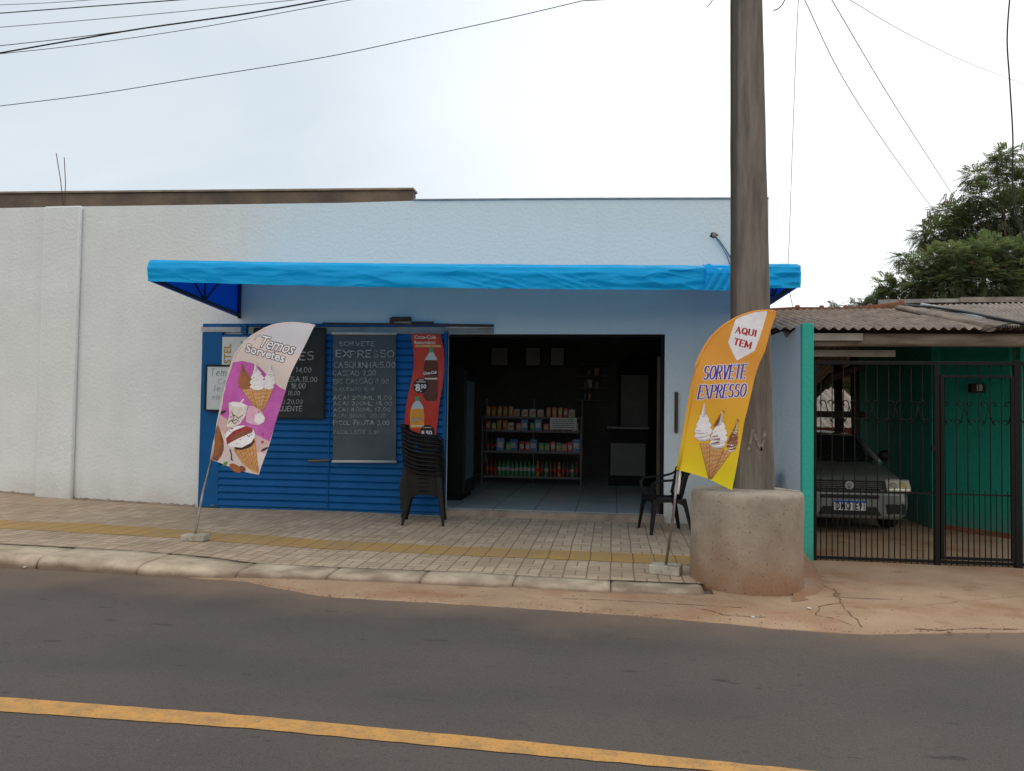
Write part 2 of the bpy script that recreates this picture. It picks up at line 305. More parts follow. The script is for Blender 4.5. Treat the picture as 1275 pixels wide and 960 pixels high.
# basket-weave pavers, 105 x 210 mm
def paver_mat():
    m = mat('pavers', (.54, .41, .295), .92, (.43, .32, .22), 1.3, 1, detail=9, spec=.15)
    N, L = nodes(m); b = N['Principled BSDF']; src = b.inputs['Base Color'].links[0].from_socket
    tcn = N.new('ShaderNodeTexCoord'); nn = N.new('ShaderNodeTexNoise'); nn.inputs['Scale'].default_value = 3; L.new(tcn.outputs['Object'], nn.inputs[0])
    va = N.new('ShaderNodeVectorMath'); va.operation = 'MULTIPLY_ADD'; L.new(nn.outputs['Color'], va.inputs[0]); va.inputs[1].default_value = (.02, .02, 0); L.new(tcn.outputs['Object'], va.inputs[2])
    s = N.new('ShaderNodeSeparateXYZ'); L.new(va.outputs[0], s.inputs[0])
    T = .215
    u = mathn(N, L, 'DIVIDE', s.outputs[0], T); v = mathn(N, L, 'DIVIDE', s.outputs[1], T)
    fu = mathn(N, L, 'FRACT', u); fv = mathn(N, L, 'FRACT', v); iu = mathn(N, L, 'FLOOR', u); iv = mathn(N, L, 'FLOOR', v)
    par = mathn(N, L, 'FLOORED_MODULO', mathn(N, L, 'ADD', iu, iv), 2)
    du = mathn(N, L, 'MINIMUM', fu, mathn(N, L, 'SUBTRACT', 1, fu)); dv = mathn(N, L, 'MINIMUM', fv, mathn(N, L, 'SUBTRACT', 1, fv))
    cu = mathn(N, L, 'ABSOLUTE', mathn(N, L, 'SUBTRACT', fu, .5)); cv = mathn(N, L, 'ABSOLUTE', mathn(N, L, 'SUBTRACT', fv, .5))
    mid = mathn(N, L, 'ADD', mathn(N, L, 'MULTIPLY', par, cu), mathn(N, L, 'MULTIPLY', mathn(N, L, 'SUBTRACT', 1, par), cv))
    d = mathn(N, L, 'MINIMUM', mathn(N, L, 'MINIMUM', mathn(N, L, 'MULTIPLY', du, .8), mathn(N, L, 'MULTIPLY', dv, 1.25)), mid)
    mr = N.new('ShaderNodeMapRange'); mr.inputs[1].default_value = .012; mr.inputs[2].default_value = .036; L.new(d, mr.inputs[0])
    # per-brick tone
    half = mathn(N, L, 'ADD', mathn(N, L, 'MULTIPLY', par, mathn(N, L, 'GREATER_THAN', fu, .5)), mathn(N, L, 'MULTIPLY', mathn(N, L, 'SUBTRACT', 1, par), mathn(N, L, 'GREATER_THAN', fv, .5)))
    cx = N.new('ShaderNodeCombineXYZ'); L.new(iu, cx.inputs[0]); L.new(iv, cx.inputs[1]); L.new(half, cx.inputs[2])
    wnn = N.new('ShaderNodeTexWhiteNoise'); L.new(cx.outputs[0], wnn.inputs[0])
    mr2 = N.new('ShaderNodeMapRange'); mr2.inputs[3].default_value = .84; mr2.inputs[4].default_value = 1.10; L.new(wnn.outputs[0], mr2.inputs[0])
    hs = N.new('ShaderNodeHueSaturation'); L.new(src, hs.inputs['Color']); L.new(mr2.outputs[0], hs.inputs['Value'])
    n5 = N.new('ShaderNodeTexNoise'); n5.inputs['Scale'].default_value = .6; n5.inputs['Detail'].default_value = 8; L.new(tcn.outputs['Object'], n5.inputs[0])
    m5 = N.new('ShaderNodeMapRange'); m5.inputs[1].default_value = .45; m5.inputs[2].default_value = .7; m5.inputs[4].default_value = .55; L.new(n5.outputs[0], m5.inputs[0])
    x5 = N.new('ShaderNodeMix'); x5.data_type = 'RGBA'; L.new(m5.outputs[0], x5.inputs[0]); L.new(hs.outputs[0], x5.inputs[6]); x5.inputs[7].default_value = (.46, .33, .225, 1)
    mx = N.new('ShaderNodeMix'); mx.data_type = 'RGBA'; L.new(mr.outputs[0], mx.inputs[0]); mx.inputs[6].default_value = (.25, .175, .12, 1); L.new(x5.outputs[2], mx.inputs[7])
    L.new(mx.outputs[2], b.inputs['Base Color'])
    bn = N.new('ShaderNodeBump'); bn.inputs['Strength'].default_value = .7; bn.inputs['Distance'].default_value = .006; L.new(mr.outputs[0], bn.inputs['Height']); L.new(bn.outputs[0], b.inputs['Normal'])
paver_mat()
def kerb_foot_tone():  # kerb stones turn darker brown towards the bottom, broken by noise
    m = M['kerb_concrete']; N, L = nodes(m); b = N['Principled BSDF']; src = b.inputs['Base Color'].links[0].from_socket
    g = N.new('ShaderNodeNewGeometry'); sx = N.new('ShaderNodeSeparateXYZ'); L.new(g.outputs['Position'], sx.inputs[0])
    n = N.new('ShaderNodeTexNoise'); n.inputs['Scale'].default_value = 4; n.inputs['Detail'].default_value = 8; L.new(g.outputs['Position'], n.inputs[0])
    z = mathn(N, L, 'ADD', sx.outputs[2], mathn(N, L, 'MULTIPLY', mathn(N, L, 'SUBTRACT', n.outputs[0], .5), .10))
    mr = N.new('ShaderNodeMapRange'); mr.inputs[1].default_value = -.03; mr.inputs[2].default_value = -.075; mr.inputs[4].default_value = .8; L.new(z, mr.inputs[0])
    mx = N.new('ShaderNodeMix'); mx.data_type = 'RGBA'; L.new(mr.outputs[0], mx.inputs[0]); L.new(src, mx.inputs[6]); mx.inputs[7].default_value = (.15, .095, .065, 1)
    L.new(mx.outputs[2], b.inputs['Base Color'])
kerb_foot_tone()
def tactile_mat():
    m = mat('tactile_yellow', (.58, .345, .105), .85, (.45, .30, .15), 1.5, 1, detail=9, spec=.2)
    N, L = nodes(m); b = N['Principled BSDF']; src = b.inputs['Base Color'].links[0].from_socket
    tcn = N.new('ShaderNodeTexCoord'); s = N.new('ShaderNodeSeparateXYZ'); L.new(tcn.outputs['Object'], s.inputs[0])
    fu = mathn(N, L, 'FRACT', mathn(N, L, 'DIVIDE', s.outputs[0], .215)); du = mathn(N, L, 'MINIMUM', fu, mathn(N, L, 'SUBTRACT', 1, fu))
    fr = mathn(N, L, 'FRACT', mathn(N, L, 'DIVIDE', s.outputs[1], .06)); dr = mathn(N, L, 'MINIMUM', fr, mathn(N, L, 'SUBTRACT', 1, fr))
    a = N.new('ShaderNodeMapRange'); a.inputs[1].default_value = .012; a.inputs[2].default_value = .035; L.new(du, a.inputs[0])
    c = N.new('ShaderNodeMapRange'); c.inputs[1].default_value = .05; c.inputs[2].default_value = .36; c.inputs[3].default_value = .3; L.new(dr, c.inputs[0])
    h = mathn(N, L, 'MULTIPLY', a.outputs[0], c.outputs[0])
    mx = N.new('ShaderNodeMix'); mx.data_type = 'RGBA'; L.new(h, mx.inputs[0]); mx.inputs[6].default_value = (.20, .125, .06, 1); L.new(src, mx.inputs[7]); L.new(mx.outputs[2], b.inputs['Base Color'])
    bn = N.new('ShaderNodeBump'); bn.inputs['Strength'].default_value = .8; bn.inputs['Distance'].default_value = .006; L.new(h, bn.inputs['Height']); L.new(bn.outputs[0], b.inputs['Normal'])
tactile_mat()
def tile_mat():
    m = mat('floor_tile', (.50, .57, .58), .12, (.46, .53, .54), 2, 1, spec=.5)
    N, L = nodes(m); b = N['Principled BSDF']; src = b.inputs['Base Color'].links[0].from_socket
    tcn = N.new('ShaderNodeTexCoord'); s = N.new('ShaderNodeSeparateXYZ'); L.new(tcn.outputs['Object'], s.inputs[0])
    ds = []
    for i, off in ((0, .13), (1, .1)):
        f = mathn(N, L, 'FRACT', mathn(N, L, 'DIVIDE', mathn(N, L, 'ADD', s.outputs[i], off), .57)); ds.append(mathn(N, L, 'MINIMUM', f, mathn(N, L, 'SUBTRACT', 1, f)))
    g = mathn(N, L, 'GREATER_THAN', mathn(N, L, 'MINIMUM', *ds), .008)
    mx = N.new('ShaderNodeMix'); mx.data_type = 'RGBA'; L.new(g, mx.inputs[0]); mx.inputs[6].default_value = (.05, .05, .05, 1); L.new(src, mx.inputs[7]); L.new(mx.outputs[2], b.inputs['Base Color'])
tile_mat()

# ------------------------------------------------------------------ builders
class MB:
    def __init__(s): s.b = bmesh.new(); s.mats = []; s.cur = 0
    def m(s, name):
        if name not in s.mats: s.mats.append(name)
        s.cur = s.mats.index(name); return s
    def f(s, vs, smooth=False):
        try: fc = s.b.faces.new(vs)
        except ValueError: return None
        fc.material_index = s.cur; fc.smooth = smooth; return fc
    def v(s, p): return s.b.verts.new(p)
    def box(s, x0, x1, y0, y1, z0, z1, bev=0):
        vs = [s.v((x, y, z)) for x in (x0, x1) for y in (y0, y1) for z in (z0, z1)]
        fs = [s.f([vs[i] for i in q]) for q in ((0, 1, 3, 2), (4, 6, 7, 5), (0, 4, 5, 1), (2, 3, 7, 6), (0, 2, 6, 4), (1, 5, 7, 3))]
        if bev:
            es = list({e for f_ in fs for e in f_.edges})
            r = bmesh.ops.bevel(s.b, geom=es, offset=bev, segments=2, affect='EDGES', profile=.5)
            for f_ in r['faces']: f_.material_index = s.cur; f_.smooth = True
        return s
    def prism(s, pts, a0, a1, axis='y', bev=0):
        """pts 2D; axis y: (x,z) extruded y; x: (y,z) extruded x; z: (x,y) extruded z"""
        def mk(p, a): return {'y': (p[0], a, p[1]), 'x': (a, p[0], p[1]), 'z': (p[0], p[1], a)}[axis]
        A = [s.v(mk(p, a0)) for p in pts]; B = [s.v(mk(p, a1)) for p in pts]
        fs = [s.f(A), s.f(B[::-1])]; n = len(pts)
        for i in range(n): fs.append(s.f([A[i], B[i], B[(i+1) % n], A[(i+1) % n]]))
        if bev:
            es = list({e for f_ in fs[:2] if f_ for e in f_.edges})
            r = bmesh.ops.bevel(s.b, geom=es, offset=bev, segments=2, affect='EDGES', profile=.5)
            for f_ in r['faces']: f_.material_index = s.cur
        return s
    def tube(s, pts, r, seg=8, r1=None, cap=True, flat=1.0, up=None):
        pts = [Vector(p) for p in pts]; n = len(pts); rings = []
        ref = Vector(up) if up else Vector((0, 0, 1))
        for i, p in enumerate(pts):
            t = (pts[min(i+1, n-1)]-pts[max(i-1, 0)]).normalized()
            if abs(t.dot(ref)) > .98 and not up: a = Vector((1, 0, 0))
            else: a = ref
            x = t.cross(a).normalized(); y = x.cross(t)
            rr = r if r1 is None else lerp(r, r1, i/(n-1))
            if isinstance(r, (list, tuple)): rr = r[i]
            rings.append([s.v(p + (x*math.cos(2*math.pi*k/seg) + y*math.sin(2*math.pi*k/seg)*flat)*rr) for k in range(seg)])
        for a, b in zip(rings, rings[1:]):
            for k in range(seg): s.f([a[k], a[(k+1) % seg], b[(k+1) % seg], b[k]], True)
        if cap: s.f(rings[0][::-1]); s.f(rings[-1])
        return s
    def lathe(s, prof, c=(0, 0, 0), seg=24, ax='z'):
        c = Vector(c); rings = []
        for r, h in prof:
            ring = []
            for k in range(seg):
                a = 2*math.pi*k/seg; q = (r*math.cos(a), r*math.sin(a), h)
                if ax == 'y': q = (q[0], q[2], q[1])
                if ax == 'x': q = (q[2], q[0], q[1])
                ring.append(s.v(c+Vector(q)))
            rings.append(ring)
        for a, b in zip(rings, rings[1:]):
            for k in range(seg): s.f([a[k], a[(k+1) % seg], b[(k+1) % seg], b[k]], True)
        s.f(rings[0][::-1]); s.f(rings[-1]); return s
    def grid(s, fn, nu, nv, smooth=True, closeu=False):
        g = [[s.v(fn(i/nu, j/nv)) for j in range(nv+1)] for i in range(nu+1)]
        for i in range(nu):
            for j in range(nv): s.f([g[i][j], g[i+1][j], g[i+1][j+1], g[i][j+1]], smooth)
        return g
    def build(s, name, m=None, parent=None, loc=None, recalc=True):
        if m and not s.mats: s.mats = [m]
        if recalc: bmesh.ops.recalc_face_normals(s.b, faces=s.b.faces)
        me = bpy.data.meshes.new(name)
        org = Vector(loc) if loc is not None else Vector((0, 0, 0))
        base = WL(parent) if parent else Vector((0, 0, 0))
        if parent:
            # a part keeps its own origin at the middle of its shape
            cs = [v.co for v in s.b.verts]
            org = Vector([(min(c[i] for c in cs)+max(c[i] for c in cs))/2 for i in range(3)]) if cs else Vector()
        bmesh.ops.translate(s.b, verts=s.b.verts, vec=-org)
        s.b.to_mesh(me); s.b.free()
        for k in s.mats: me.materials.append(M[k])
        o = bpy.data.objects.new(name, me); C.objects.link(o)
        if parent: o.parent = parent; o.location = org-base
        else: o.location = org
        return o
def WL(o):
    l = Vector(o.location)
    while o.parent: o = o.parent; l += Vector(o.location)
    return l
def thing(name, label, cat, loc=(0, 0, 0), rz=0, group=None):
    o = bpy.data.objects.new(name, None); C.objects.link(o); o.location = loc; o.rotation_euler = (0, 0, rz); o.empty_display_size = .1
    o['label'] = label; o['category'] = cat
    if group: o['group'] = group
    return o
def tag(o, label=None, cat=None, group=None, kind=None):
    for k, v in (('label', label), ('category', cat), ('group', group), ('kind', kind)):
        if v: o[k] = v
    return o
KIDS = {}
def copy_tree(o, parent=None):
    c = o.copy(); C.objects.link(c)
    if parent: c.parent = parent
    for ch in o.children: copy_tree(ch, c)
    return c

# ---- stroke lettering (hand-drawn capitals and digits), unit height
def arc(cx, cy, rx, ry, a0, a1, n=8): return [(cx+rx*math.cos(R(lerp(a0, a1, i/n))), cy+ry*math.sin(R(lerp(a0, a1, i/n)))) for i in range(n+1)]
GL = {
 'A': (.62, [[(0, 0), (.31, 1)], [(.31, 1), (.62, 0)], [(.12, .36), (.5, .36)]]),
 'B': (.55, [[(0, 0), (0, 1)], [(0, 1), (.3, 1)]+arc(.3, .77, .22, .23, 90, -90, 6)+[(0, .54)], [(.3, .54)]+arc(.3, .27, .25, .27, 90, -90, 6)+[(0, 0)]]),
 'C': (.55, [arc(.33, .5, .32, .5, 55, 305, 12)]),
 'D': (.6, [[(0, 0), (0, 1)], [(0, 1), (.2, 1)]+arc(.2, .5, .38, .5, 90, -90, 8)+[(0, 0)]]),
 'E': (.5, [[(0, 0), (0, 1)], [(0, 1), (.5, 1)], [(0, .52), (.4, .52)], [(0, 0), (.5, 0)]]),
 'F': (.48, [[(0, 0), (0, 1)], [(0, 1), (.48, 1)], [(0, .52), (.38, .52)]]),
 'G': (.6, [arc(.33, .5, .33, .5, 50, 330, 12)+[(.6, .42), (.38, .42)]]),
 'H': (.56, [[(0, 0), (0, 1)], [(.56, 0), (.56, 1)], [(0, .5), (.56, .5)]]),
 'I': (.12, [[(.06, 0), (.06, 1)]]),
 'L': (.46, [[(0, 1), (0, 0)], [(0, 0), (.46, 0)]]),
 'M': (.74, [[(0, 0), (0, 1)], [(0, 1), (.37, .2)], [(.37, .2), (.74, 1)], [(.74, 1), (.74, 0)]]),
 'N': (.6, [[(0, 0), (0, 1)], [(0, 1), (.6, 0)], [(.6, 0), (.6, 1)]]),
 'O': (.66, [arc(.33, .5, .33, .5, 90, 450, 16)]),
 'P': (.52, [[(0, 0), (0, 1)], [(0, 1), (.26, 1)]+arc(.26, .74, .26, .26, 90, -90, 7)+[(0, .48)]]),
 'Q': (.66, [arc(.33, .5, .33, .5, 90, 450, 16), [(.38, .25), (.68, -.1)]]),
 'R': (.58, [[(0, 0), (0, 1)], [(0, 1), (.26, 1)]+arc(.26, .75, .25, .25, 90, -90, 7)+[(0, .5)], [(.26, .5), (.58, 0)]]),
 'S': (.52, [arc(.26, .75, .25, .25, 40, 250, 8)+arc(.26, .26, .26, .26, 75, -145, 8)]),
 'T': (.58, [[(.29, 0), (.29, 1)], [(0, 1), (.58, 1)]]),
 'U': (.58, [[(0, 1), (0, .3)]+arc(.29, .3, .29, .3, 180, 360, 8)+[(.58, 1)]]),
 'V': (.6, [[(0, 1), (.3, 0)], [(.3, 0), (.6, 1)]]),
 'X': (.6, [[(0, 1), (.6, 0)], [(0, 0), (.6, 1)]]),
 'Z': (.56, [[(0, 1), (.56, 1), (0, 0), (.56, 0)]]),
 '0': (.5, [arc(.25, .5, .25, .5, 90, 450, 12)]), '1': (.2, [[(.0, .78), (.14, 1), (.14, 0)]]),
 '2': (.5, [arc(.25, .74, .25, .26, 160, -30, 7)+[(0, 0), (.5, 0)]]),
 '3': (.48, [arc(.22, .75, .24, .25, 140, -90, 7), arc(.22, .26, .26, .26, 90, -140, 7)]),
 '4': (.52, [[(.38, 0), (.38, 1), (0, .32), (.52, .32)]]),
 '5': (.48, [[(.44, 1), (.06, 1), (.03, .56)]+arc(.2, .32, .27, .32, 110, -140, 8)]),
 '7': (.48, [[(0, 1), (.48, 1), (.16, 0)]]),
 '8': (.48, [arc(.24, .76, .21, .24, 90, 450, 10), arc(.24, .27, .24, .27, 90, 450, 10)]),
 '9': (.48, [arc(.24, .72, .23, .27, 0, 360, 10)+[(.44, .3), (.3, 0)]]),
 ',': (.14, [[(.08, .06), (.0, -.16)]]), '.': (.12, [[(.04, 0), (.08, .06)]]), ':': (.14, [[(.06, .2), (.08, .27)], [(.06, .62), (.08, .69)]]),
 '-': (.34, [[(0, .45), (.34, .45)]]), '$': (.5, [arc(.26, .75, .25, .25, 40, 250, 8)+arc(.26, .26, .26, .26, 75, -145, 8), [(.26, -.1), (.26, 1.1)]]),
 'e': (.46, [[(.03, .3), (.44, .34)]+arc(.24, .3, .2, .3, 10, 300, 9)]), 'm': (.7, [[(0, 0), (.03, .55)], [(.03, .4), (.14, .58), (.3, .45), (.32, 0)], [(.33, .4), (.45, .58), (.62, .45), (.64, 0)]]),
 'o': (.44, [arc(.22, .28, .2, .28, 90, 450, 9)]), 's': (.36, [[(.34, .5), (.12, .56), (.06, .38), (.3, .22), (.26, .02), (.0, .04)]]),
 'a': (.46, [arc(.2, .28, .19, .28, 60, 400, 9), [(.4, .56), (.4, .06), (.48, 0)]]), 'i': (.14, [[(.06, 0), (.06, .5)], [(.06, .72), (.08, .78)]]),
 't': (.34, [[(.16, 0), (.16, .85)], [(0, .55), (.34, .55)]]), 'l': (.14, [[(.06, 0), (.06, 1)]]), 'g': (.46, [arc(.2, .28, .19, .28, 60, 400, 9), [(.4, .56), (.4, -.2), (.2, -.34), (.04, -.26)]]),
 'v': (.4, [[(0, .55), (.2, 0), (.4, .55)]]), 'r': (.32, [[(.03, 0), (.03, .55)], [(.03, .38), (.18, .56), (.32, .5)]]), 'n': (.44, [[(0, 0), (0, .55)], [(0, .38), (.18, .56), (.36, .45), (.38, 0)]]),
}
ACC = {'Ã': 'A~', 'Ç': 'C,', 'Ó': "O'", 'É': "E'", 'á': "a'", 'ã': 'a~'}
class Decal:
    """flat printing laid out in photo pixels on a real surface; layers a millimetre apart"""
    def __init__(s): s.items = []
    def poly(s, pts, m, layer=0): s.items.append((list(pts), None, m, layer)); return s
    def stroke(s, pts, wd, m, layer=0, wfn=None):
        for a, b in zip(pts, pts[1:]):
            a = Vector(a); b = Vector(b); d = b-a
            if d.length < 1e-6: continue
            w_ = wfn(d)*wd if wfn else wd
            d.normalize(); n = Vector((-d.y, d.x))*w_/2; e = d*w_*.3
            s.items.append(([a-e+n, b+e+n, b+e-n, a-e-n], None, m, layer))
        return s
    def write(s, txt, x, y, h, m, layer=1, w=.1, width=None, ang=0, shear=0, jit=0, serif=0, grow=0, gap=.2, xs=1, thin=.055):
        """x,y = baseline start in px; h = cap height px; width = wanted total width px"""
        adv = 0; segs = []
        for ch in txt:
            ac = None
            if ch in ACC: ch, ac = ACC[ch]
            if ch == ' ': adv += .45; continue
            gw, st = GL.get(ch, (.5, [])); jx, jy, js = rnd(-jit, jit), rnd(-jit, jit), 1+rnd(-jit, jit)
            for pl in st: segs.append([(adv+p[0]*js+jx, p[1]*js+jy) for p in pl])
            if ac == '~': segs.append([(adv+.05, 1.14), (adv+.2, 1.24), (adv+.36, 1.14), (adv+.5, 1.24)])
            if ac == ',': segs.append([(adv+.34, 0), (adv+.26, -.2)])
            if ac == "'": segs.append([(adv+gw*.4, .75 if ch.islower() else 1.1), (adv+gw*.7, .95 if ch.islower() else 1.3)])
            adv += gw+gap
        sx = (width/(adv-gap)/h) if width else xs
        ca, sa = math.cos(R(ang)), math.sin(R(ang))
        def T(p):
            X = (p[0]*sx+p[1]*shear)*h; Y = p[1]*h
            return (x+X*ca+Y*sa, y+X*sa-Y*ca)
        wf = None
        for sg in segs:
            q = [T(p) for p in sg]
            if serif:
                for (a, b), (p0, p1) in zip(zip(q, q[1:]), zip(sg, sg[1:])):
                    dx, dy = abs(p1[0]-p0[0])*sx, abs(p1[1]-p0[1]); vert = dy/(math.hypot(dx, dy)+1e-6)
                    diag_thin = (p1[0]-p0[0])*(p1[1]-p0[1]) > .02 and vert < .98
                    ww = (thin if diag_thin and len(sg) == 2 else lerp(thin, w, vert**1.5))*h+grow
                    s.stroke([a, b], ww, m, layer)
                for (e, o_) in ((sg[0], sg[1]), (sg[-1], sg[-2])):
                    if abs(e[1]-o_[1]) > .12 and (e[1] < .02 or e[1] > .98) and len(sg) == 2:
                        s.stroke([T((e[0]-.13/sx*.6, e[1])), T((e[0]+.13/sx*.6, e[1]))], thin*h+grow, m, layer)
                    elif abs(e[0]-o_[0]) > .12 and len(sg) == 2:
                        s.stroke([T((e[0], e[1]-.1)), T((e[0], e[1]+.1))], thin*h+grow, m, layer)
            else: s.stroke(q, w*h+grow, m, layer)
        return s
    def font(s, txt, x, y, size, m, layer=1, ang=0, shear=0, grow=0, xs=1, space=1):
        cu = bpy.data.curves.new('lettering', 'FONT'); cu.body = txt; cu.size = 1; cu.offset = grow; cu.shear = shear; cu.space_character = space; cu.resolution_u = 3
        ob = bpy.data.objects.new('lettering', cu); C.objects.link(ob); bpy.context.view_layer.update()
        me = bpy.data.meshes.new_from_object(ob.evaluated_get(bpy.context.evaluated_depsgraph_get()))
        ca, sa = math.cos(R(ang)), math.sin(R(ang)); vs = []
        for v in me.vertices:
            X, Y = v.co.x*size*xs, v.co.y*size; vs.append((x+X*ca+Y*sa, y+X*sa-Y*ca))
        s.items.append((vs, [list(p.vertices) for p in me.polygons], m, layer))
        bpy.data.objects.remove(ob); bpy.data.curves.remove(cu); bpy.data.meshes.remove(me); return s
    def build(s, name, parent, mapper, L=4.0, step=.0012, base=.0015):
        mb = MB(); bm = mb.b
        s.items.sort(key=lambda i: i[3])
        lay = bm.verts.layers.int.new('lay')
        for k, (vs, fs, m, ly) in enumerate(s.items):
            mb.m(m); vv = [mb.v((p[0], p[1], 0)) for p in vs]
            for v in vv: v[lay] = ly
            if fs is None: fs = [list(range(len(vs)))]
            for f_ in fs: mb.f([vv[i] for i in f_])
        if L:
            bmesh.ops.triangulate(bm, faces=bm.faces)
            for _ in range(7):
                es = [e for e in bm.edges if (e.verts[0].co-e.verts[1].co).length > L]
                if not es: break
                r = bmesh.ops.subdivide_edges(bm, edges=es, cuts=1)
                for v in r['geom_inner']:
                    if isinstance(v, bmesh.types.BMVert): v[lay] = max(e.other_vert(v)[lay] for e in v.link_edges)
                bmesh.ops.triangulate(bm, faces=[f_ for f_ in bm.faces if len(f_.verts) > 3])
        for v in bm.verts: v.co = mapper(v.co.x, v.co.y, base+step*v[lay])
        return mb.build(name, parent=parent, recalc=False)
def flat(Y): return lambda x, y, off: P(x, y, Y)-Vector((0, off, 0))

# ------------------------------------------------------------------ THE SETTING
wb = [(P(x, y, YW).x, P(x, y, YW).z) for x, y in ((0, 613), (100, 622), (245, 631), (430, 636), (550, 641), (830, 651), (957, 656))]
ROADZ = -.095
def roadz(X, Y): return ROADZ
XC = P(957, 400, YW).x                            # right corner of the shop
XWING = XC
KPX = ((0, 705, 690, 676), (125, 712, 698, 683), (228, 718.5, 707, 691), (300, 720, 713, 700.5), (425, 724, 717.5, 706.6), (550, 729, 722.5, 711), (640, 733, 726.5, 716), (725, 738.6, 731.5, 720.8), (878, 743, 736.5, 726.5))
kf_, kt, kbk = [], [], []
for x_, b_, t_, k_ in KPX:
    f_ = G(x_, b_, ROADZ+.006); z_ = P(x_, t_, f_.y+.02).z; g_ = G(x_, k_, z_+.006); kf_.append((f_.x, f_.y)); kt.append((f_.x, z_)); kbk.append((g_.x, g_.y))
def xint(X, pts):
    if X < pts[0][0]: (a, b), (c, d) = pts[0], pts[2]; return b+(d-b)/(c-a)*(X-a)*.6
    return interp(X, pts)
KF = lambda X: xint(X, kf_)
KB = lambda X: max(xint(X, kbk), KF(X)+.10)
def walkz(X, Y):
    a = interp(X, kt); b = interp(X, wb); t = max(0, (Y-KF(X)-.03)/(YW-KF(X)-.03))
    return lerp(a, b, t)
mb = MB().m('far_ground'); mb.grid(lambda u, v: Vector((lerp(-300, 300, u), lerp(-120, 500, v), -.32)), 8, 8)
tag(mb.build('ground'), kind='structure')
mb = MB().m('asphalt'); mb.grid(lambda u, v: Vector((lerp(-60, 60, u), lerp(-8, 6.9, v), roadz(0, lerp(-8, 6.9, v)))), 40, 30)
tag(mb.build('road'), kind='structure')
# painted centre line
pA = [(G(*q, ROADZ).x, G(*q, ROADZ).y) for q in ((0, 868.5), (320, 892.5), (640, 922.8), (780, 937), (900, 949.3), (1017, 961))]
pB = [(G(*q, ROADZ).x, G(*q, ROADZ).y) for q in ((0, 886.5), (320, 908.5), (640, 938.8), (748, 948.6), (880, 960), (1000, 972))]
def ext(p, X):
    if X < p[0][0]: (a, b), (c, d) = p[0], p[1]; return b+(d-b)/(c-a)*(X-a)
    if X > p[-1][0]: (a, b), (c, d) = p[-2], p[-1]; return b+(d-b)/(c-a)*(X-a)
    return interp(X, p)
mb = MB().m('line_yellow')
mb.grid(lambda u, v: Vector((lerp(-40, 40, u), lerp(ext(pB, lerp(-40, 40, u)), ext(pA, lerp(-40, 40, u)), v)+.008*noise.noise(Vector((lerp(-40, 40, u)*9, v*7, 0))), ROADZ+.004)), 1600, 1)
tag(mb.build('road_marking'), kind='structure')
# gutter apron and driveway: edge against the asphalt
edge = [(G(x, y, ROADZ).x, G(x, y, ROADZ).y) for x, y in ((60, 706), (200, 717.5), (300, 724), (400, 743), (500, 749), (640, 757), (800, 768), (900, 777), (1000, 786), (1075, 790.5), (1180, 789), (1275, 787.5))]
edge = [(-30, 6.9)] + edge + [(30, edge[-1][1]+.2)]
ZG0, ZG1 = P(1015, 699, 8.75).z, P(1275, 709, 8.75).z
def apz(X, Y):
    e = interp(X, edge); t = sstep(e, 8.75, Y)
    zg = interp(X, [(2.1, ZG0), (4.3, ZG1)])
    return ROADZ + .006 + sstep(.6, 1.5, X)*t*(zg-ROADZ-.006) + .010*sstep(e, e+.25, Y)*(1 if X > -1 else .4) + .006*noise.noise(Vector((X*1.3, Y*1.5, 0)))*sstep(e, e+.4, Y)
def apf(u, v):
    X = lerp(-14, 16, u); e = interp(X, edge)+.03*noise.noise(Vector((X*4, 0, 3)))+.012*noise.noise(Vector((X*19, 0, 3)))
    Y = e+(17-e)*v**2.2 if X > .9 else e+max(.02, (KF(X)+.06-e))*v
    return Vector((X, Y, apz(X, Y)-(.010 if v == 0 else 0)))
mb = MB().m('dusty_concrete'); mb.grid(apf, 420, 40)
tag(mb.build('driveway'), kind='structure')
# pavement
def xr(Y): return interp(Y, [(6.4, .82), (7.1, .80), (7.5, 1.0), (8.0, 1.5), (8.6, XWING+.02), (12, XWING+.02)])
def strip(y0, y1, dz, nu=160, nv=8):
    return lambda u, v: (lambda Y: (lambda X: Vector((X, Y, walkz(X, Y)+dz)))(lerp(-14, xr(Y), u)))(lerp(y0, y1, v))
mb = MB().m('pavers'); mb.grid(lambda u, v: (lambda X0: (lambda Y: (lambda X: Vector((X, Y, walkz(X, Y))))(lerp(-14, xr(Y), u)))(lerp(KB(X0), YW+.05, v)))(lerp(-14, .85, u)), 200, 24)
tag(mb.build('pavement'), kind='structure')
# the strip runs slightly skew to the kerb
def W(px, py):
    z = 0
    for _ in range(6): p = G(px, py, z); z = walkz(p.x, p.y)
    return p
sfar = [(W(*q).x, W(*q).y) for q in ((0, 647.7), (125, 652.7), (228, 660), (300, 665.7), (425, 673.5), (550, 679.7), (620, 682.6), (725, 686.6), (850, 692))]
snear = [(W(*q).x, W(*q).y) for q in ((0, 657.7), (125, 664.8), (228, 670.8), (300, 676.5), (425, 684.5), (550, 690.8), (620, 693.8), (725, 698), (850, 703.5))]
mb = MB().m('tactile_yellow')
mb.grid(lambda u, v: (lambda X: (lambda Y: Vector((X, Y, walkz(X, Y)+.003)))(lerp(xint(X, snear), xint(X, sfar), v)))(lerp(-14, .95, u)), 200, 2)
tag(mb.build('tactile_paving'), kind='structure')
# crumbled joint along the foot of the wall
mb = MB().m('step_concrete')
mb.grid(lambda u, v: (lambda X: Vector((X, YW-.004-(.012+.03*max(0, noise.noise(Vector((X*6, 0, 2))))+.02*max(0, noise.noise(Vector((X*17, 0, 5)))))*(1-v), walkz(X, YW)+.004+.022*v*(1+noise.noise(Vector((X*14, 1, 1)))))))(lerp(-14, P(243, 630, YW).x, u)), 500, 1)
tag(mb.build('wall_joint'), kind='structure')
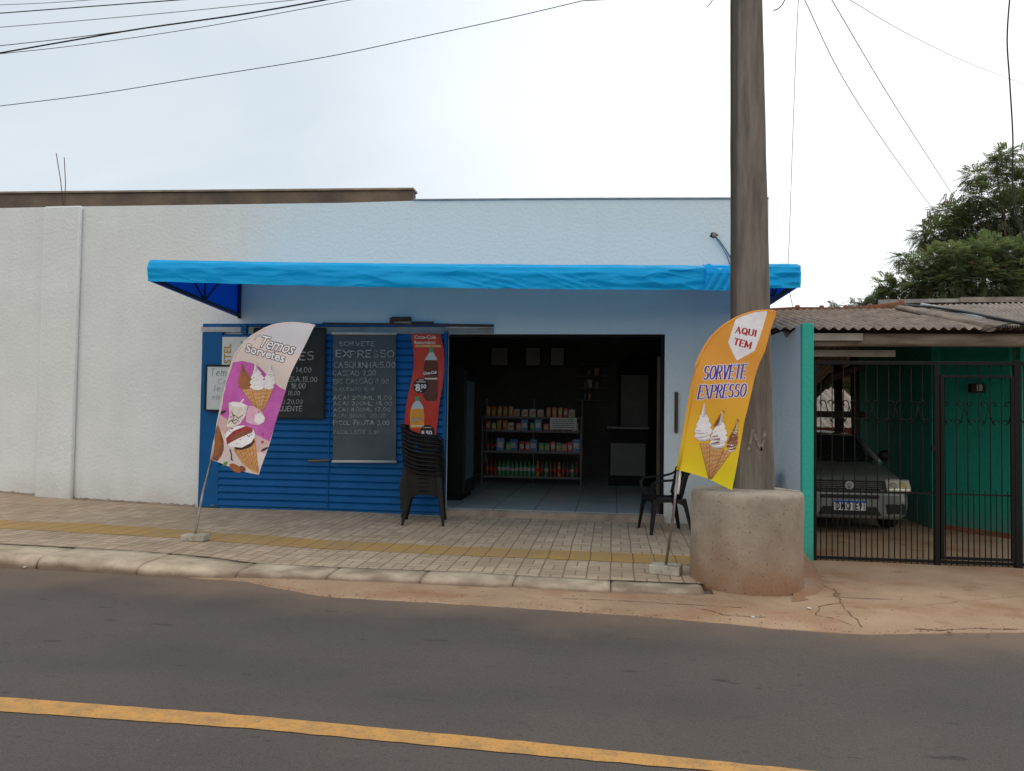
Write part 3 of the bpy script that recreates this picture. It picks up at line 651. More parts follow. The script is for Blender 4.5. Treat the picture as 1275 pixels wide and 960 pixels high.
# kerb: rounded concrete stones
root = thing('kerb', 'kerb', 'kerb'); C.objects.unlink(root); bpy.data.objects.remove(root)
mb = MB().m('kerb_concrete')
xe = [G(x, y, -.02).x for x, y in ((77, 690), (187, 700), (297, 708), (408, 712), (522, 718), (638, 722), (760, 727), (878, 732))]
xs_ = [xe[0]-k*(xe[1]-xe[0]) for k in range(6, 0, -1)]+xe
for a, b in zip(xs_, xs_[1:]):
    a += .003; b -= .003; jz = rnd(-.006, .006); jy = rnd(-.01, .01)
    prof = [(1, -.2), (1, .003), (.6, .004), (.25, .0), (.10, -.010), (.03, -.035), (.0, -.07), (.0, -.25)]
    def kf(u, v, a=a, b=b, jz=jz, jy=jy):
        X = lerp(a, b, u); k = v*(len(prof)-1); i = min(int(k), len(prof)-2); t = k-i
        y = lerp(prof[i][0], prof[i+1][0], t); z = lerp(prof[i][1], prof[i+1][1], t)
        y = lerp(KF(X), KB(X), y)-.003
        e = .009*(sstep(0, .03, u)*sstep(1, .97, u)-1)
        return Vector((X, y+jy+.006*noise.noise(Vector((X*5, v*6, 1)))-e*.6, walkz(X, y)+z+jz+(e if z > -.1 else 0)+.006*noise.noise(Vector((X*6, v*5, 4)))))
    g = mb.grid(kf, 24, 14)
    mb.f([g[0][j] for j in range(15)]); mb.f([g[-1][j] for j in range(15)][::-1])
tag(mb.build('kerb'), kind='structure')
mb = MB().m('crack_dark'); Xs = [lerp(-14, .85, i/200) for i in range(201)]
mb.grid(lambda u, v: (lambda X: Vector((X, KB(X)+.012*v, walkz(X, KB(X)+.006)+.0035)))(lerp(-14, .85, u)), 200, 1)
tag(mb.build('kerb_joint'), kind='structure')
# cracks in the driveway
mb = MB().m('crack_dark')
def crack(pts, wd=.012, seed=0):
    ps = []
    for (a, b) in zip(pts, pts[1:]):
        A = G(*a, ROADZ); B = G(*b, ROADZ); n = 14
        for i in range(n): 
            q = A.lerp(B, i/n); q.x += .035*noise.noise(Vector((q.x*6, q.y*6, seed))); q.y += .035*noise.noise(Vector((q.x*6, q.y*6, seed+9))); ps.append(q)
    for i in range(len(ps)-1):
        a, b = ps[i], ps[i+1]; d = (b-a); d.z = 0
        if d.length < 1e-5: continue
        d.normalize(); n = Vector((-d.y, d.x, 0))*wd*rnd(.1, .75)
        q = [a-n, b-n, b+n, a+n]; mb.f([mb.v((p.x, p.y, apz(p.x, p.y)+.004)) for p in q])
crack([(1000, 715), (1040, 735), (1050, 757), (1074, 785)], .008, 1); crack([(1018, 757), (1050, 752)], .01, 2); crack([(1018, 757), (1018, 768), (1070, 783)], .008, 3)
crack([(1140, 786), (1180, 786), (1220, 784), (1275, 786)], .016, 4); crack([(700, 748), (800, 752), (880, 757), (930, 760)], .008, 5); crack([(860, 757), (900, 768), (960, 772)], .008, 6)
crack([(1275, 742), (1180, 752), (1110, 760)], .004, 7)
tag(mb.build('crack'), kind='structure')
# concrete skirt between the drum and the gate pillar
mb = MB().m('concrete_cast')
A_ = [G(1000, 700, -.12), G(1012, 697, -.12), G(1046, 742, -.1), G(1020, 745, -.1), G(985, 752, -.1), G(960, 745, -.1)]
def skirt(u, v):
    a = A_[0].lerp(A_[1], v); b = A_[4].lerp(A_[2], v); q = a.lerp(b, u)
    h = .12*(1-v)*(1-u*.7)-.008
    return Vector((q.x, q.y, apz(q.x, q.y)+h*sstep(1.05, .5, v)*sstep(1.05, .6, u)+.01*noise.noise(q*5)))
mb.grid(skirt, 16, 12); tag(mb.build('concrete_skirt'), kind='structure')
# small litter and stones
for i, (x, y, s_, m_) in enumerate([(1007, 757, .035, 'scrap'), (938, 768, .03, 'scrap'), (30, 706, .03, 'scrap'), (1045, 739, .025, 'pebble'), (1182, 787, .03, 'pebble'), (1230, 790, .025, 'pebble')]):
    p = G(x, y, ROADZ+.02); mb = MB().m(m_); vs = bmesh.ops.create_icosphere(mb.b, subdivisions=2, radius=s_/2)['verts']
    for v in vs: v.co = v.co*(1+.5*noise.noise(v.co*40+Vector((i, 0, 0)))); v.co.z *= .35; v.co += p
    lab = ['crumpled pale paper scrap lying below the round concrete drum', 'small pale paper scrap on the reddish dirt below the drum', 'white paper scrap by the kerb at the far left', 'dark stone beside the cracked concrete near the green pillar', 'brown stone on the broken driveway edge, left of the other', 'brown stone on the broken driveway edge at the far right'][i]
    tag(mb.build('paper_scrap' if m_ == 'scrap' else 'stone', loc=p), lab, 'litter' if m_ == 'scrap' else 'stone')

mb = MB().m('pebble')
rg = random.Random(5)
for k in range(620):
    X = rg.uniform(-3.5, 6); q_ = rg.random(); e = interp(X, edge)
    Y = e+rg.gauss(.03, .07) if q_ < .6 else e+rg.random()**2*(1.6 if X > 1.9 else (KF(X)-e if X < .8 else .5))
    r_ = rg.uniform(.003, .009)*(1.5 if rg.random() < .08 else 1); z = max(ROADZ, apz(X, Y) if Y > e else ROADZ)
    vs = [mb.v((X+dx*r_*rg.uniform(.6, 1.2), Y+dy*r_*rg.uniform(.6, 1.2), z+dz_*r_*.8)) for dx, dy, dz_ in ((1, 0, 0), (0, 1, 0), (-1, 0, 0), (0, -1, 0), (0, 0, 1))]
    for a, b in ((0, 1), (1, 2), (2, 3), (3, 0)): mb.f([vs[a], vs[b], vs[4]])
tag(mb.build('gravel'), 'loose grit scattered along the broken edge of the asphalt', 'gravel', kind='stuff')

# ------------------------------------------------------------------ SHOP BUILDING
DL, DR = P(556, 420, YW).x, P(828, 420, YW).x; DT = P(690, 416, YW).z
FZ = .075
shop = thing('shop_building', 'long white stucco shop with a dark wide doorway under the blue awning', 'building', (-2.5, YW, 0))
top = [(P(x, y, YW).x, P(x, y, YW).z) for x, y in ((103, 257), (320, 254), (430, 252.5), (515, 250), (720, 248.5), (957, 248))]
pts = [(-16, -.35), (-16, top[0][1]+.02)]+top+[(XC, -.35), (DR, -.35), (DR, DT), (DL, DT), (DL, -.35)]
mb = MB().m('white_stucco').prism(pts, YW, YW+.18); mb.build('wall', parent=shop)
mb = MB().m('dark_concrete').prism([(YW+.182, -.35), (YW+.182, top[-1][1]-.01), (18.5, top[-1][1]-.01), (18.5, -.35)], XC-.18, XC, 'x'); mb.build('side_wall', parent=shop)
a, b = P(57, 300, YW).x, P(103, 300, YW).x
mb = MB().m('white_stucco').box(a, b-.0, YW-.07, YW-.002, -.3, P(80, 256, YW-.07).z, .03); mb.build('pilaster', parent=shop)
mb = MB().m('grey_trim')
tp = [(x, z) for x, z in top if x >= top[3][0]-.01]
mb.prism([(x, z+.003) for x, z in tp]+[(x, z+.022) for x, z in tp[::-1]], YW-.02, YW+.2); mb.build('parapet_flashing', parent=shop)
for (x0, y0, x1, y1) in ((79, 258, 70, 191), (81, 258, 80, 196), (76, 258, 75, 210)):
    mb = MB().m('rebar').tube([P(x0, y0, YW+.05), P((x0+x1)/2+1, (y0+y1)/2, YW+.05), P(x1, y1, YW+.05)], .006, 6); 
    if x1 != 75: mb.build('rebar', parent=shop)
    else: mb.b.free()
# roof slab, rooms
mb = MB().m('ceiling_dark').box(-6.2, XC-.182, YW+.182, 18.4, 3.0, 3.2); mb.build('ceiling', parent=shop)
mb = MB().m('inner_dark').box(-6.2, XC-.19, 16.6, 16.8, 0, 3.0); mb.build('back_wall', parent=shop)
for a, b in ((-6.2, -6.0), (XC-.21, XC-.185)): MB().m('inner_wall').box(a, b, YW+.182, 16.6, 0, 3.0).build('inner_wall', parent=shop)
mb = MB().m('inner_wall').box(-6.0, DL-.9, YW+.183, YW+.2, 0, 3.0); mb.build('inner_wall', parent=shop)
mb = MB().m('floor_tile').box(-6.0, XC-.21, YW+.02, 16.6, -.2, FZ); mb.build('tiled_floor', parent=shop)
mb = MB().m('step_concrete').prism([(YW+.02, -.3), (YW+.02, FZ-.004), (YW-.03, FZ-.010), (YW-.06, FZ-.03), (YW-.07, -.3)], DL-.02, DR-.004, 'x', .004); mb.build('door_step', parent=shop)
# door frame: dark thin jambs, lintel edge
mb = MB().m('inner_black').box(DR-.05, DR-.003, YW+.03, YW+.14, FZ, DT-.003).box(DL+.05, DR-.05, YW+.03, YW+.14, DT-.035, DT-.003); mb.build('door_frame', parent=shop)
mb = MB().m('wood_strip').box(DR-.09, DR-.052, YW+.10, YW+.24, FZ, DT-.3); mb.build('door_edge', parent=shop)
a = P(842, 488, YW); b = P(842, 539, YW)
mb = MB().m('wood_strip').box(a.x-.022, a.x+.022, YW-.035, YW-.003, b.z, a.z, .006); mb.build('pull_bar', parent=shop)
# cable hole
hc = P(889, 293, YW)
mb = MB().m('black_matte'); 
ring = [mb.v((hc.x+r_*math.cos(t_), YW-.004, hc.z+r_*math.sin(t_)*.8)) for t_, r_ in [(2*math.pi*k/11, rnd(.03, .065)) for k in range(11)]]; mb.f(ring)
mb.m('step_concrete').lathe([(.028, YW-.05), (.03, YW-.01)], (hc.x, 0, hc.z), 10, 'y'); mb.build('cable_hole', parent=shop)
mb = MB().m('cable_blue').tube([P(890, 294, YW-.03), P(896, 300, YW-.04), P(903, 310, YW-.03), P(912, 325, YW-.02)], .008, 6).tube([P(890, 294, YW-.03), P(898, 306, YW-.05), P(905, 318, YW-.03), P(909, 330, YW-.02)], .006, 6); mb.build('cable', parent=shop)
# open folded door leaf / pale lintel strip under the rail
a, b = P(556, 408, YW), P(615, 415.5, YW)
mb = MB().m('grey_trim').box(a.x, b.x, YW-.008, YW-.002, b.z, a.z-.005); mb.build('lintel_patch', parent=shop)

# rear building edge seen above the wall
rb = thing('rear_building', 'dark concrete roof edge rising behind the left part of the white wall', 'building', (-8, 12.6, 0))
a, b = P(-160, 237, 12.4), P(514, 236, 12.4)
zz0 = P(0, 239, 12.4).z; zz1 = P(514, 237, 12.4).z
mb = MB().m('dark_concrete').prism([(a.x, 3.2), (a.x, zz0), (b.x, zz1), (b.x+.02, 3.2)], 12.4, 12.6, bev=.01); mb.build('parapet', parent=rb)
mb = MB().m('step_concrete').prism([(a.x, zz0+.004), (a.x, zz0+.035), (b.x+.02, zz1+.035), (b.x+.02, zz1+.004)], 12.36, 12.64); mb.build('cap', parent=rb)
mb = MB().m('dark_concrete').box(a.x, b.x-.1, 12.603, 17.5, 3.6, 3.9); mb.build('roof', parent=rb)
mb = MB().m('dark_concrete').box(a.x, b.x-.1, 17.3, 17.5, -.3, 3.597); mb.build('wall', parent=rb)

# ------------------------------------------------------------------ SHUTTER
SHL, SHR = P(250, 500, YW-.06).x, P(556, 500, YW-.06).x
x_rib0 = P(272, 600, YW-.06).x
shT, shB = P(400, 416, YW-.06).z, P(400, 634, YW-.06).z
sh = thing('roller_shutter', 'closed blue ribbed metal shutter panel covered with menu boards', 'shutter', ((SHL+SHR)/2, YW-.05, 0))
mb = MB().m('shutter_blue'); n = int((shT-shB)/.1); pr = []
for i in range(n+1):
    z = shB+.0+i*(shT-shB)/(n+1); h = (shT-shB)/(n+1)
    for t, y in ((0, -.006), (.05, -.010), (.10, -.024), (.16, -.028), (.5, -.022), (.84, -.017), (.90, -.008), (.95, -.003)): pr.append((YW-.045+y, z+t*h))
pr.append((YW-.045, shT))
mb.grid(lambda u, v: (lambda q, X: Vector((X, q[0]+.004*noise.noise(Vector((X*1.5, 0, q[1]*4))), q[1]+.003*noise.noise(Vector((X*.8, 3, q[1]))))))(pr[min(int(round(v*(len(pr)-1))), len(pr)-1)], lerp(x_rib0, SHR-.04, u)), 40, len(pr)-1, smooth=False)
mb.build('ribbed_panel', parent=sh)
mb = MB().m('frame_blue').box(SHL, x_rib0+.004, YW-.07, YW-.003, shB-.02, shT+.14, .006); mb.build('side_sheet', parent=sh)
mb = MB().m('frame_blue').box(SHR-.045, SHR, YW-.085, YW-.003, shB-.04, shT+.04, .005); mb.build('stile', parent=sh)
mb = MB().m('frame_blue').box(x_rib0+.006, SHR-.047, YW-.062, YW-.052, shB-.035, shB-.002); mb.build('bottom_rail', parent=sh)
zt = P(400, 405, YW-.06).z
mb = MB().m('frame_blue').box(SHL+.002, SHR+.02, YW-.062, YW-.02, zt-.02, zt+.025, .004); mb.build('top_rail', parent=sh)
mb = MB().m('pale_trim').box(P(254, 410, YW).x, P(303, 410, YW).x, YW-.08, YW-.0725, P(280, 414, YW).z, zt-.026); mb.build('pale_panel', parent=sh)
mb = MB().m('frame_blue').box(P(304, 410, YW).x, P(310, 410, YW).x, YW-.085, YW-.03, P(280, 416, YW).z, zt+.02); mb.build('short_post', parent=sh)
mb = MB().m('grey_trim').box(P(311, 410, YW).x, SHR-.05, YW-.05, YW-.044, shT+.004, zt-.024); mb.build('pale_panel', parent=sh)
a, b = P(384, 574, YW-.08), P(411, 573, YW-.08)
mb = MB().m('old_wood').tube([a, b], .014, 8); tag(mb.build('wooden_stick', parent=sh))
# centre joint
xj = P(411, 600, YW).x
mb = MB().m('shutter_blue').box(xj-.006, xj+.006, YW-.082, YW-.074, shB, shT); mb.build('panel_joint', parent=sh)
a = P(262, 632, YW-.1)
mb = MB().m('steel_bare').tube([a+Vector((0, 0, .03)), a+Vector((.05, -.02, .04)), a+Vector((.07, 0, .0))], .008, 6); mb.build('latch', parent=sh)
# door track above, painted over and rusty
tr = thing('door_track', 'rusty blue painted sliding track fixed above the shutter', 'rail', (P(500, 403, YW).x, YW-.05, zt+.05))
a, b = P(402, 403, YW-.05), P(615, 405.5, YW-.05)
mb = MB().m('rust_dark').tube([a, a.lerp(b, .3), a.lerp(b, .6), b], .016, 8, flat=1.2); mb.build('rail', parent=tr)
a, b = P(488, 399, YW-.05), P(540, 402, YW-.05)
mb = MB().m('rust_dark')
mb.box(a.x, a.x+.28, YW-.09, YW-.02, a.z-.01, a.z+.05, .01).box(a.x+.28, b.x, YW-.07, YW-.03, b.z-.005, b.z+.02, .004).box(a.x-.03, a.x+.02, YW-.07, YW-.03, a.z-.06, a.z+.04, .006); mb.build('bracket', parent=tr)

# ------------------------------------------------------------------ BOARDS AND POSTERS
def board(name, label, cat, x0, y0, x1, y1, Y, face, frame=None, fw=2, group=None):
    a, b = P(x0, y0, Y), P(x1, y1, Y)
    xa, xb, za, zb = a.x, b.x, b.z, a.z
    t = thing(name, label, cat, ((xa+xb)/2, Y, za), 0, group)
    if frame:
        f_ = fw/90
        m_ = MB().m(frame)
        for q in ((xa, xb, za, za+f_), (xa, xb, zb-f_, zb), (xa, xa+f_, za+f_+.0005, zb-f_-.0005), (xb-f_, xb, za+f_+.0005, zb-f_-.0005)): m_.box(q[0], q[1], Y-.006, Y+.014, q[2], q[3])
        m_.build('frame', parent=t); MB().m(face).box(xa+f_*.9, xb-f_*.9, Y, Y+.010, za+f_*.9, zb-f_*.9).build('writing_surface', parent=t)
    else: MB().m(face).box(xa, xb, Y, Y+.006, za, zb).build('writing_surface', parent=t)
    return t
YB = YW-.115
# white sign with gold vertical letters
t = board('sign', 'white sign with gold vertical lettering, partly hidden behind the purple banner', 'sign', 277, 419.5, 330, 470, YB+.02, 'paper_white')
d = Decal(); d.font('PASTEL', 287.5, 467, 12.5, 'gold_letter', 1, ang=-90, grow=.02, xs=.92, space=1.05)
d.write('-', 296, 428, 4, 'marker', 1); d.write('ada', 299, 427, 4.5, 'marker', 1, jit=.05)
d.items = [(v, f, m, l) for v, f, m, l in d.items]
d.build('lettering', t, flat(YB+.02), L=None)
# white board
t = board('whiteboard', 'small whiteboard with a black frame and pale handwriting', 'board', 256, 454, 312, 513, YB-.03, 'white_board', 'black_matte', 2.6)
d = Decal()
for s_, x, y, h, wd in (('Temos', 262, 468, 9, 30), ('Cao', 271, 478, 6, 17), ('leite', 266, 486.5, 7.5, 26), ('salsa', 263, 497, 7, 26)): d.write(s_, x, y, h, 'marker', 1, w=.07, width=wd, jit=.05, shear=.15)
d.build('lettering', t, flat(YB-.03), L=None)
# black chalkboard behind the left banner
t = board('chalkboard', 'black chalkboard with prices half hidden behind the purple banner', 'board', 316, 408, 403.5, 522, YB, 'board_black', 'black_matte', 1.6)
d = Decal()
for s_, x, y, h, wd in (('ES', 373, 448, 10, 17), ('14,00', 369, 463.5, 6, 18), ('ESA.18,00', 358, 475, 6, 37), ('18,00', 363, 483.5, 6, 17), ('18,00', 359, 492, 5, 14), ('O.20,00', 351, 502.5, 5, 25), ('QUENTE', 347, 511.5, 6, 29)): d.write(s_, x, y, h, 'chalk', 1, w=.13, width=wd, jit=.06, shear=.1)
d.build('lettering', t, flat(YB), L=None)
# grey paper menu hung from a rod
t = thing('menu_banner', 'grey hanging paper menu with chalk prices between two white rods', 'menu', (P(453, 500, YB).x, YB, P(453, 575, YB).z))
mb = MB().m('board_paper')
mb.grid(lambda u, v: (lambda p: p+Vector((0, .008*math.sin(u*7+v*3)*math.sin(v*5), 0)))(P(lerp(414.5, 493, u), lerp(575, 416, v), YB)), 12, 20); mb.build('paper', parent=t)
for y0, y1 in ((415, 415.5), (574.5, 575)):
    MB().m('white_rod').tube([P(413.5, y0, YB-.012), P(493.8, y1, YB-.012)], .02, 10).build('rod', parent=t)
d = Decal()
L_ = [('SORVETE', 75, 168, 17, 145, 1), ('EXPRESSO', 60, 214, 27, 240, 1), ('CASQUINHA:5,00', 53, 257, 22, 250, 1), ('CASCAO 7,00', 50, 289, 19, 175, 1), ('BIG CASCÃO 8,00', 50, 324, 20, 228, 0), ('BUQUENTO 11,00', 50, 353, 13, 170, 0),
      ('AÇAI 200ML 11,00', 50, 388, 15, 240, 1), ('AÇAI 300ML 15,00', 50, 412, 14, 240, 1), ('AÇAI 400ML 17,00', 50, 437, 14, 235, 1), ('AÇAI 500ML 20,00', 50, 462, 14, 215, 0), ('PICOL FRUTA 3,00', 50, 493, 17, 230, 1), ('PICOL LEITE 3,00', 50, 530, 14, 190, 0)]
for s_, x, y, h, wd, b_ in L_: d.write(s_, 400+x/3.31, 380+y/3.31, h/3.31, 'chalk', 1, w=.15 if b_ else .10, width=wd/3.31, jit=.06)
d.build('lettering', t, flat(YB-.016), L=None)
# red drinks poster, wavy sides
t = thing('poster', 'tall red wavy-edged drinks poster with two bottles and price discs', 'poster', (P(530, 470, YB).x, YB, P(530, 540, YB).z))
def q3(l, s=7.97, ox=480, oy=380): return [(ox+x/s, oy+y/s) for x, y in l]
def q4(l): return q3(l, 5.65, 480, 500)
Ledge = q3([(250, 282), (270, 380), (280, 480), (278, 600), (262, 720), (240, 820), (215, 950)])+[(506, 505), (504.5, 515), (503, 530), (503, 542)]
Redge = q3([(548, 285), (562, 360), (580, 440), (583, 540), (578, 680), (566, 800), (548, 900), (540, 955)])+[(546.5, 508), (545.5, 520), (543.5, 532), (543, 542)]
d = Decal(); d.poly(Ledge+Redge[::-1], 'poster_red', 0)
d.font('Coca-Cola', *q3([(287, 333)])[0], 5.9, 'poster_cream', 1, grow=.025, xs=1.06); d.font('Retornável', *q3([(287, 385)])[0], 5.6, 'poster_cream', 1, grow=.025, xs=1.06)
d.poly(q3([(297, 395), (548, 395), (548, 417), (297, 417)]), 'print_waffle', 1)
d.poly(q3([(436, 425), (476, 425), (476, 468), (436, 468)]), 'cap_green', 2)
d.poly(q3([(438, 468), (476, 468), (512, 535), (520, 560), (385, 560), (400, 525)]), 'poster_clear', 2)
d.poly(q3([(392, 545), (515, 545), (520, 620), (520, 720), (520, 920), (505, 950), (400, 950), (378, 905), (385, 720), (378, 620)]), 'poster_cola', 3)
d.font('Coca-Cola', *q3([(374, 690)])[0], 4.9, 'poster_white', 4, ang=-6, shear=.35, grow=.02, xs=.86, space=.9)
d.poly(q3([(388, 722), (515, 722), (515, 736), (388, 736)]), 'poster_cream', 4)
d.poly([(480+352/7.97+9.6*math.cos(a_*.2618), 380+800/7.97+9.6*math.sin(a_*.2618)) for a_ in range(24)], 'poster_black', 5)
d.font('8', *q3([(298, 850)])[0], 12, 'poster_white', 6, grow=.03); d.font('50', *q3([(352, 825)])[0], 6.8, 'poster_white', 6, grow=.03); d.font(',', *q3([(345, 855)])[0], 9, 'poster_white', 6, grow=.03)
d.font('R$', *q3([(284, 800)])[0], 2.6, 'poster_white', 6)
d.poly(q3([(330, 738), (378, 738), (378, 745), (330, 745)]), 'poster_cream', 6); d.poly(q3([(305, 757), (400, 757), (400, 764), (305, 764)]), 'poster_cream', 6)
d.poly([(517, 494), (523, 494), (523, 499), (517, 499)], 'cap_green', 2)
d.poly([(518, 499), (522.5, 499), (526.5, 505), (528, 509.5), (511.5, 509.5), (514, 504)], 'poster_clear', 2)
d.poly([(511.5, 509), (528, 509), (528.5, 518), (528, 533), (511, 533), (510, 518)], 'poster_orange', 3)
d.font('Fanta', 512.8, 525, 6.2, 'print_outline', 4, ang=-8, grow=.05, xs=.88); d.font('Fanta', 512.8, 525, 6.2, 'poster_white', 5, ang=-8, grow=.0, xs=.88)
d.poly([(511.5, 529.5), (528, 529.5), (528, 531), (511.5, 531)], 'poster_cream', 4)
d.poly([(532+9*math.cos(a_*.2618), 538+9*math.sin(a_*.2618)) for a_ in range(24) if 538+9*math.sin(a_*.2618) < 544.5], 'poster_black', 5)
d.font('8,50', 524.5, 542, 8.2, 'poster_white', 6, grow=.03, xs=.95)
d.poly([(527, 532), (537, 532), (537, 532.8), (527, 532.8)], 'poster_cream', 6)
wv = lambda x, y, off: P(x, y, YB)+Vector((0, -off+.012*math.sin(y*.085)+.004*math.sin(x*.2), 0))
d.build('printed_sheet', t, wv, L=7)

# ------------------------------------------------------------------ AWNING
AY = 8.4
aw = thing('awning', 'bright blue tarpaulin awning on a steel frame above the shop front', 'awning', (-1.7, 9.5, 2.8))
XL, XR = P(184, 335, AY).x, P(997, 340, AY).x
XL2 = P(306, 390, YW).x
def fb(X): return interp(X, [(P(x, y, AY).x, P(x, y, AY).z) for x, y in ((184, 350), (350, 355), (500, 358), (700, 360), (905, 361), (997, 357))])
def ft(X): return interp(X, [(P(x, y, AY).x, P(x, y, AY).z) for x, y in ((184, 322), (350, 325), (500, 327), (700, 328.5), (905, 329), (997, 328))])
def prof(X, v):
    """cross-section from the wall over the top to the hem, v 0..1"""
    t, b = ft(X), fb(X)
    pts = [(YW-.002, t+.22), (YW-.8, t+.15), (YW-1.5, t+.07), (AY+.16, t+.015), (AY+.06, t-.0), (AY+.01, t-.04), (AY-.01, t-.10), (AY-.005, (t+b)/2), (AY, b+.05), (AY+.004, b+.0)]
    k = v*(len(pts)-1); i = min(int(k), len(pts)-2); f_ = k-i
    return lerp(pts[i][0], pts[i+1][0], f_), lerp(pts[i][1], pts[i+1][1], f_)
def wr(X, z, v):
    a = noise.noise(Vector((X*1.1+z*2.4, z*7, 0)))*.026 + noise.noise(Vector((X*3.2+z*7, z*16, 5)))*.012
    r = sstep(.3, 1, X-(-1))  # more creases towards the right
    a += r*.03*noise.noise(Vector((X*2.2+z*6.5, z*13-X*2.0, 9)))
    return a
rc = random.Random(11); CREASES = []
for k in range(70):
    X_ = rc.uniform(-5.2, 1.9) if k < 22 else rc.uniform(-1.9, 1.95); zc = rc.uniform(2.80, 3.05); L_ = rc.uniform(.25, .9); a_ = rc.choice([-1, -1, -1, 1])*rc.uniform(.10, .42)
    CREASES.append((X_, zc, X_+L_*math.cos(a_), zc+L_*math.sin(a_), rc.uniform(.004, .010)*(1 if k >= 22 else .6), rc.uniform(.010, .022)))
SEAMS = [lerp(XL, XR, (k+.5)/5) for k in range(5)]
def creases(X, z):
    a = 0
    for x0, z0_, x1, z1_, am, wd in CREASES:
        if X < x0-.05 or X > x1+.05: continue
        t = (X-x0)/(x1-x0); d_ = abs(z-lerp(z0_, z1_, t))
        if d_ < wd*3: a += am*math.exp(-(d_/wd)**2)*sstep(-.1, .25, t)*sstep(1.1, .75, t)
    for sx_ in SEAMS:
        d_ = abs(X-sx_)
        if d_ < .05: a += .006*math.exp(-(d_/.012)**2)
    return a
def tarp(x0, x1, off=0, n=150, wl=1.0):
    m_ = MB().m('tarp_blue')
    def fn(u, v):
        X = lerp(x0, x1, u); y, z = prof(X, v)
        end = 0
        q = wr(X, z, v)*wl*sstep(.15, .5, v)-(creases(X, z) if v > .4 else 0)
        if v > .35: y -= off
        else: z += off
        hem = .008*noise.noise(Vector((X*4, 0, 7))) if v == 1 else 0
        return Vector((X, y+q, z+q*.5*(1 if v < .6 else 0)+hem-(off*.6 if v == 1 else 0)))
    m_.grid(fn, n, 72); return m_
xs1, xs2 = P(876, 340, AY).x, P(912, 340, AY).x
tarp(XL, xs2, 0, 620).build('tarpaulin', parent=aw)
tarp(xs1+.02, XR, .016, 110, 1.4).build('tarpaulin', parent=aw)
# bunched overlap
mb = MB().m('tarp_blue')
def bun(u, v):
    X = lerp(xs1, xs2-.04, u); v2 = lerp(.52, 1, v); y, z = prof(X, v2)
    return Vector((X+.03*math.sin(v*4), y-.03-.025*abs(math.sin(u*9+v*2.5))*(1-.3*v), z+(.03*math.sin(u*7) if v < .1 else 0)-.012*(v > .99)))
mb.grid(bun, 30, 16); mb.build('bunched_fold', parent=aw)
# end panels
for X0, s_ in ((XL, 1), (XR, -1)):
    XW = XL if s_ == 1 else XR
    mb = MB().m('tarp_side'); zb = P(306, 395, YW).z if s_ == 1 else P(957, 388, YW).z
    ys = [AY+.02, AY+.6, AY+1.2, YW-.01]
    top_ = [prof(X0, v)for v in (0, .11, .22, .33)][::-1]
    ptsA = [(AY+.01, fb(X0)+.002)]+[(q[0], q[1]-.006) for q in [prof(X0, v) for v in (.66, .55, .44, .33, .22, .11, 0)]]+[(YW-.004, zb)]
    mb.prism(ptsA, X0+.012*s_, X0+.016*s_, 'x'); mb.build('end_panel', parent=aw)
    # end truss
    mb = MB().m('steel_navy'); xx = X0+.045*s_
    lo0, lo1 = Vector((xx, AY+.03, fb(X0)+.03)), Vector((xx, YW-.03, zb+.03)); hi0, hi1 = Vector((xx, AY+.05, ft(X0)-.04)), Vector((xx, YW-.03, ft(X0)+.17))
    mb.tube([lo0, lo1], .026, 8).tube([hi0, hi1], .02, 8).tube([lo1-Vector((0, 0, .05)), hi1], .024, 8).tube([lo0, hi0], .02, 8)
    mid = lo0.lerp(lo1, .55); mb.tube([mid, hi0.lerp(hi1, .33)], .012, 6).tube([mid, hi0.lerp(hi1, .55)], .012, 6).tube([mid, hi0.lerp(hi1, .8)], .012, 6)
    mb.build('end_truss', parent=aw)
mb = MB().m('steel_navy').tube([Vector((lerp(XL+.03, XR-.03, i/12), AY+.065, fb(lerp(XL, XR, i/12))+.035)) for i in range(13)], .02, 8); mb.build('front_rail', parent=aw)
mb = MB().m('steel_navy').tube([Vector((XL+.03, YW-.03, ft(XL)+.16)), Vector((XR-.03, YW-.03, ft(XR)+.16))], .02, 8); mb.build('wall_rail', parent=aw)
for k in range(1, 7):
    X = lerp(XL, XR, k/7); MB().m('steel_navy').tube([Vector((X, AY+.06, ft(X)-.045)), Vector((X, YW-.03, ft(X)+.16))], .015, 6).build('rafter', parent=aw)

# ------------------------------------------------------------------ WING WALL WITH GREEN END
ww = thing('boundary_wall', 'low pale blue wall with a teal painted end pillar beside the gate', 'wall', (XC+.06, 9.6, -.1))
GY = 8.78
xa, xb = P(998.5, 550, GY-.05).x, P(1012.5, 550, GY-.05).x
pw = [(10.597, -.3), (10.597, PX(960, 411, xa).z)]
for x, y in ((975, 412), (983, 409), (990, 405.5), (996, 403)): q = PX(x, y, xa); pw.append((max(GY-.03, q.y), q.z))
zt_ = P(1005, 403, GY-.05).z
pw = [(10.597, -.3), (10.597, PX(958, 411, xa).z)]+[(Y_, z_) for Y_, z_ in ((9.75, PX(975, 412, xa).z), (9.5, zt_-.09), (9.3, zt_-.05), (9.0, zt_-.015), (GY+.02, zt_))]+[(GY+.02, -.3)]
pw[1] = (10.597, pw[2][1]+.02)
MB().m('wing_paint').prism(pw, xa, xb, 'x').build('wall', parent=ww)
MB().m('teal_paint').box(xa-.002, xb+.002, GY-.07, GY+.018, -.3, zt_+.004, .008).build('end_pillar', parent=ww)

